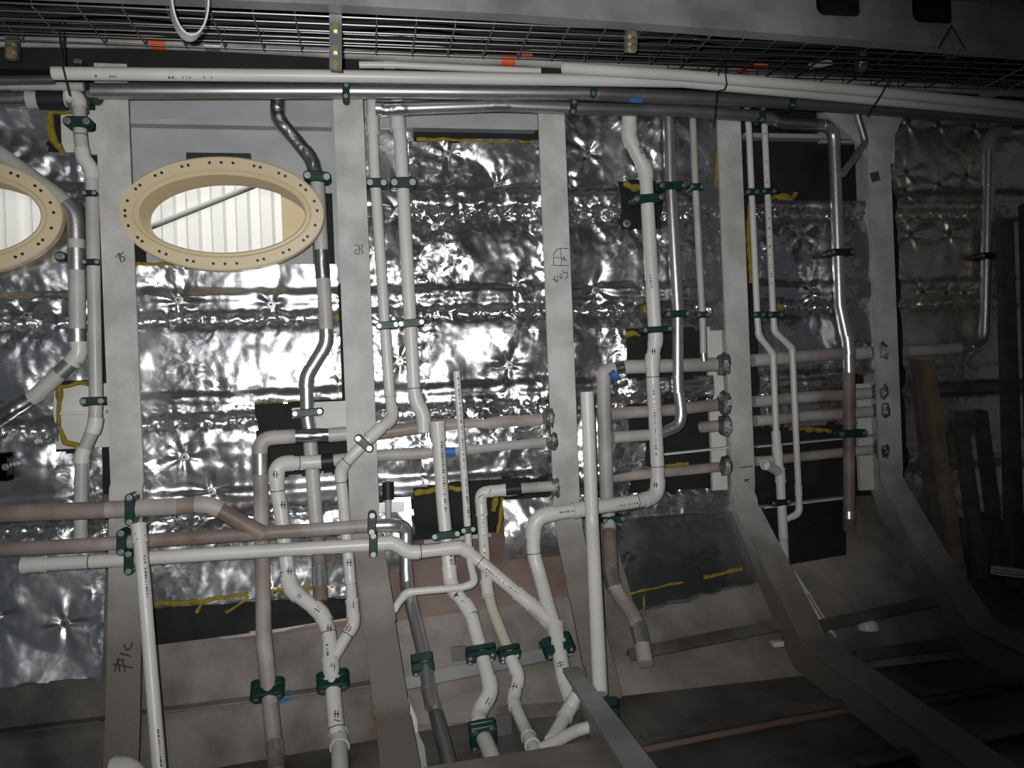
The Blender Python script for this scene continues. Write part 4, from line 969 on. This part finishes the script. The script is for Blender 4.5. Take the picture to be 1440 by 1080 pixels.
a, b = P(1398, 806, -.2), P(1448, 812, -.2); t = thing('metal_strip', a, 'bright ribbed aluminium strip on the dark floor at the right edge', 'strip')
for k in range(3): MB().bar(a+V((0, 0, .009*k)), b+V((0, 0, .009*k)), .006, .02).build('rib', 'strap', t, False)
MB().bar(a+V((.0, .011, .009)), b+V((0, .011, .009)), .026, .003).build('back', 'strap', t, False)
tag(MB().bar(P(1412, 722, -.1), P(1436, 770, -.1), .03, .006).build('board_scrap', 'pvcdull', None, False), 'pale narrow scrap leaning among the dark timber', 'scrap')
# litter
q = H(1221, 884); mb = MB(); vs = []; fs = []; n = 14
for k in range(6):
    for j in range(n):
        a = 6.2832*j/n; rr = .030*math.cos(R(15*k))*(1+.15*noise.noise(V((j, k, 1)))); vs.append(q+V((rr*math.cos(a)*1.1, rr*math.sin(a), .028*math.sin(R(18*k)))))
for k in range(5):
    for j in range(n): fs.append((k*n+j, k*n+(j+1) % n, (k+1)*n+(j+1) % n, (k+1)*n+j))
fs.append(tuple(range(5*n, 6*n))); mb.add(vs, fs); tag(mb.build('crumpled_film', 'film'), 'clear crumpled plastic cap lying on the floor past the fourth frame', 'scrap')
q = H(1093, 908); tag(MB().box(tuple(q+V((-.016, -.01, 0))), tuple(q+V((.016, .01, .014)))).build('paper_scrap', 'paper', None, False), 'small white chip on the floor by the fourth frame foot', 'scrap')
def crescent(pts, ws, nm, lab, m, Y):
    ps = [P(x, y, Y, .03) for x, y in pts]; mb = MB(); vs = []; fs = []
    for p, w in zip(ps, ws): 
        for sx, sy in ((-1, 0), (0, -.4), (1, 0)): vs.append(p+V((w*sx, w*sy, 0)))
    for i in range(len(ps)-1):
        for k in range(2): fs.append((3*i+k, 3*i+k+1, 3*i+4+k, 3*i+3+k))
    mb.add(vs, fs); return tag(mb.build(nm, m), lab, 'scrap')
o = crescent([(1116, 803), (1131, 830), (1146, 858), (1161, 878), (1176, 896)], [.004, .012, .016, .012, .002], 'printed_strip', 'white strip with red print tucked along the fourth frame foot', 'pvc', -.05)
mb = MB(); ribbon(mb, [P(x, y, -.05, .042) for x, y in ((1136, 836), (1146, 853), (1157, 870))], .004); mb.build('printed_line', 'redink', o, False)
crescent([(568, 972), (574, 995), (580, 1012), (584, 1030), (590, 1050), (596, 1080)], [.003, .010, .012, .007, .012, .008], 'plastic_film', 'torn white plastic film hanging along the second frame foot', 'film', -.25)
pipe('BL', 'loose_pipe', 'white pipe end peeping up at the bottom edge under the first frame', pv, 26, [(155, 1080), (180, 1078, 'E'), (205, 1110)], 'pvc', -.25, off=.15)
q = H(398, 980, .02); tag(MB().bar(q+V((-.012, 0, -.005)), q+V((.02, 0, .005)), .022, .012).build('tape_scrap', 'blue', None, False), 'blue tape scrap beside the brown pipe foot clamp', 'tape')
for x, y, w, h, lab in ((645, 919, 20, 20, 'grey steel tab left of the large square clamp'), (765, 912, 16, 22, 'grey steel tab left of the clamp under the right Y'), (709, 1025, 22, 40, 'bluish steel tab beside the lowest square clamp')):
    q = H(x, y, .03); s = mpp(q); tag(MB().bar(q-V((0, 0, h*s/2)), q+V((0, 0, h*s/2)), w*s, .006).build('steel_tab', 'darkpipe', None, False), lab, 'bracket')

# ================================================================== LIGHT
def lamp(kind, name, loc, energy, target=None, size=.05, color=(1, 1, 1), **k):
    ld = bpy.data.lights.new(name, kind); ld.energy = energy; ld.color = color
    if kind == 'AREA': ld.size = size
    else: ld.shadow_soft_size = size
    for a, v in k.items(): setattr(ld, a, v)
    o = bpy.data.objects.new(name, ld); col.objects.link(o); o.location = loc
    if target is not None: o.rotation_euler = (V(target)-V(loc)).to_track_quat('-Z', 'Y').to_euler()
    return o
lamp('SPOT', 'camera_flash', EYE+rt*-.05+up*.05, 160, P0(530, 430, 0), .018, (1, .98, .95), spot_size=R(92), spot_blend=1.0)
lamp('AREA', 'outdoor_daylight', (-1.2, .9, 3.6), 80, (-1.2, 2.6, 1.6), 2.5, (1, .99, .96))
lamp('AREA', 'ambient_fill', (-1.2, -3.2, 2.55), 5, (-.6, 0, 1.6), 1.0, (.92, .96, 1))  # unseen fill lamp added for dim interior light and foil reflections
w = bpy.data.worlds.new('world'); sc.world = w; w.use_nodes = True
bg = w.node_tree.nodes['Background']; bg.inputs['Color'].default_value = (.80, .90, 1, 1); bg.inputs['Strength'].default_value = .05
sc.view_settings.view_transform = 'Standard'; sc.view_settings.look = 'None'; sc.view_settings.exposure = 0
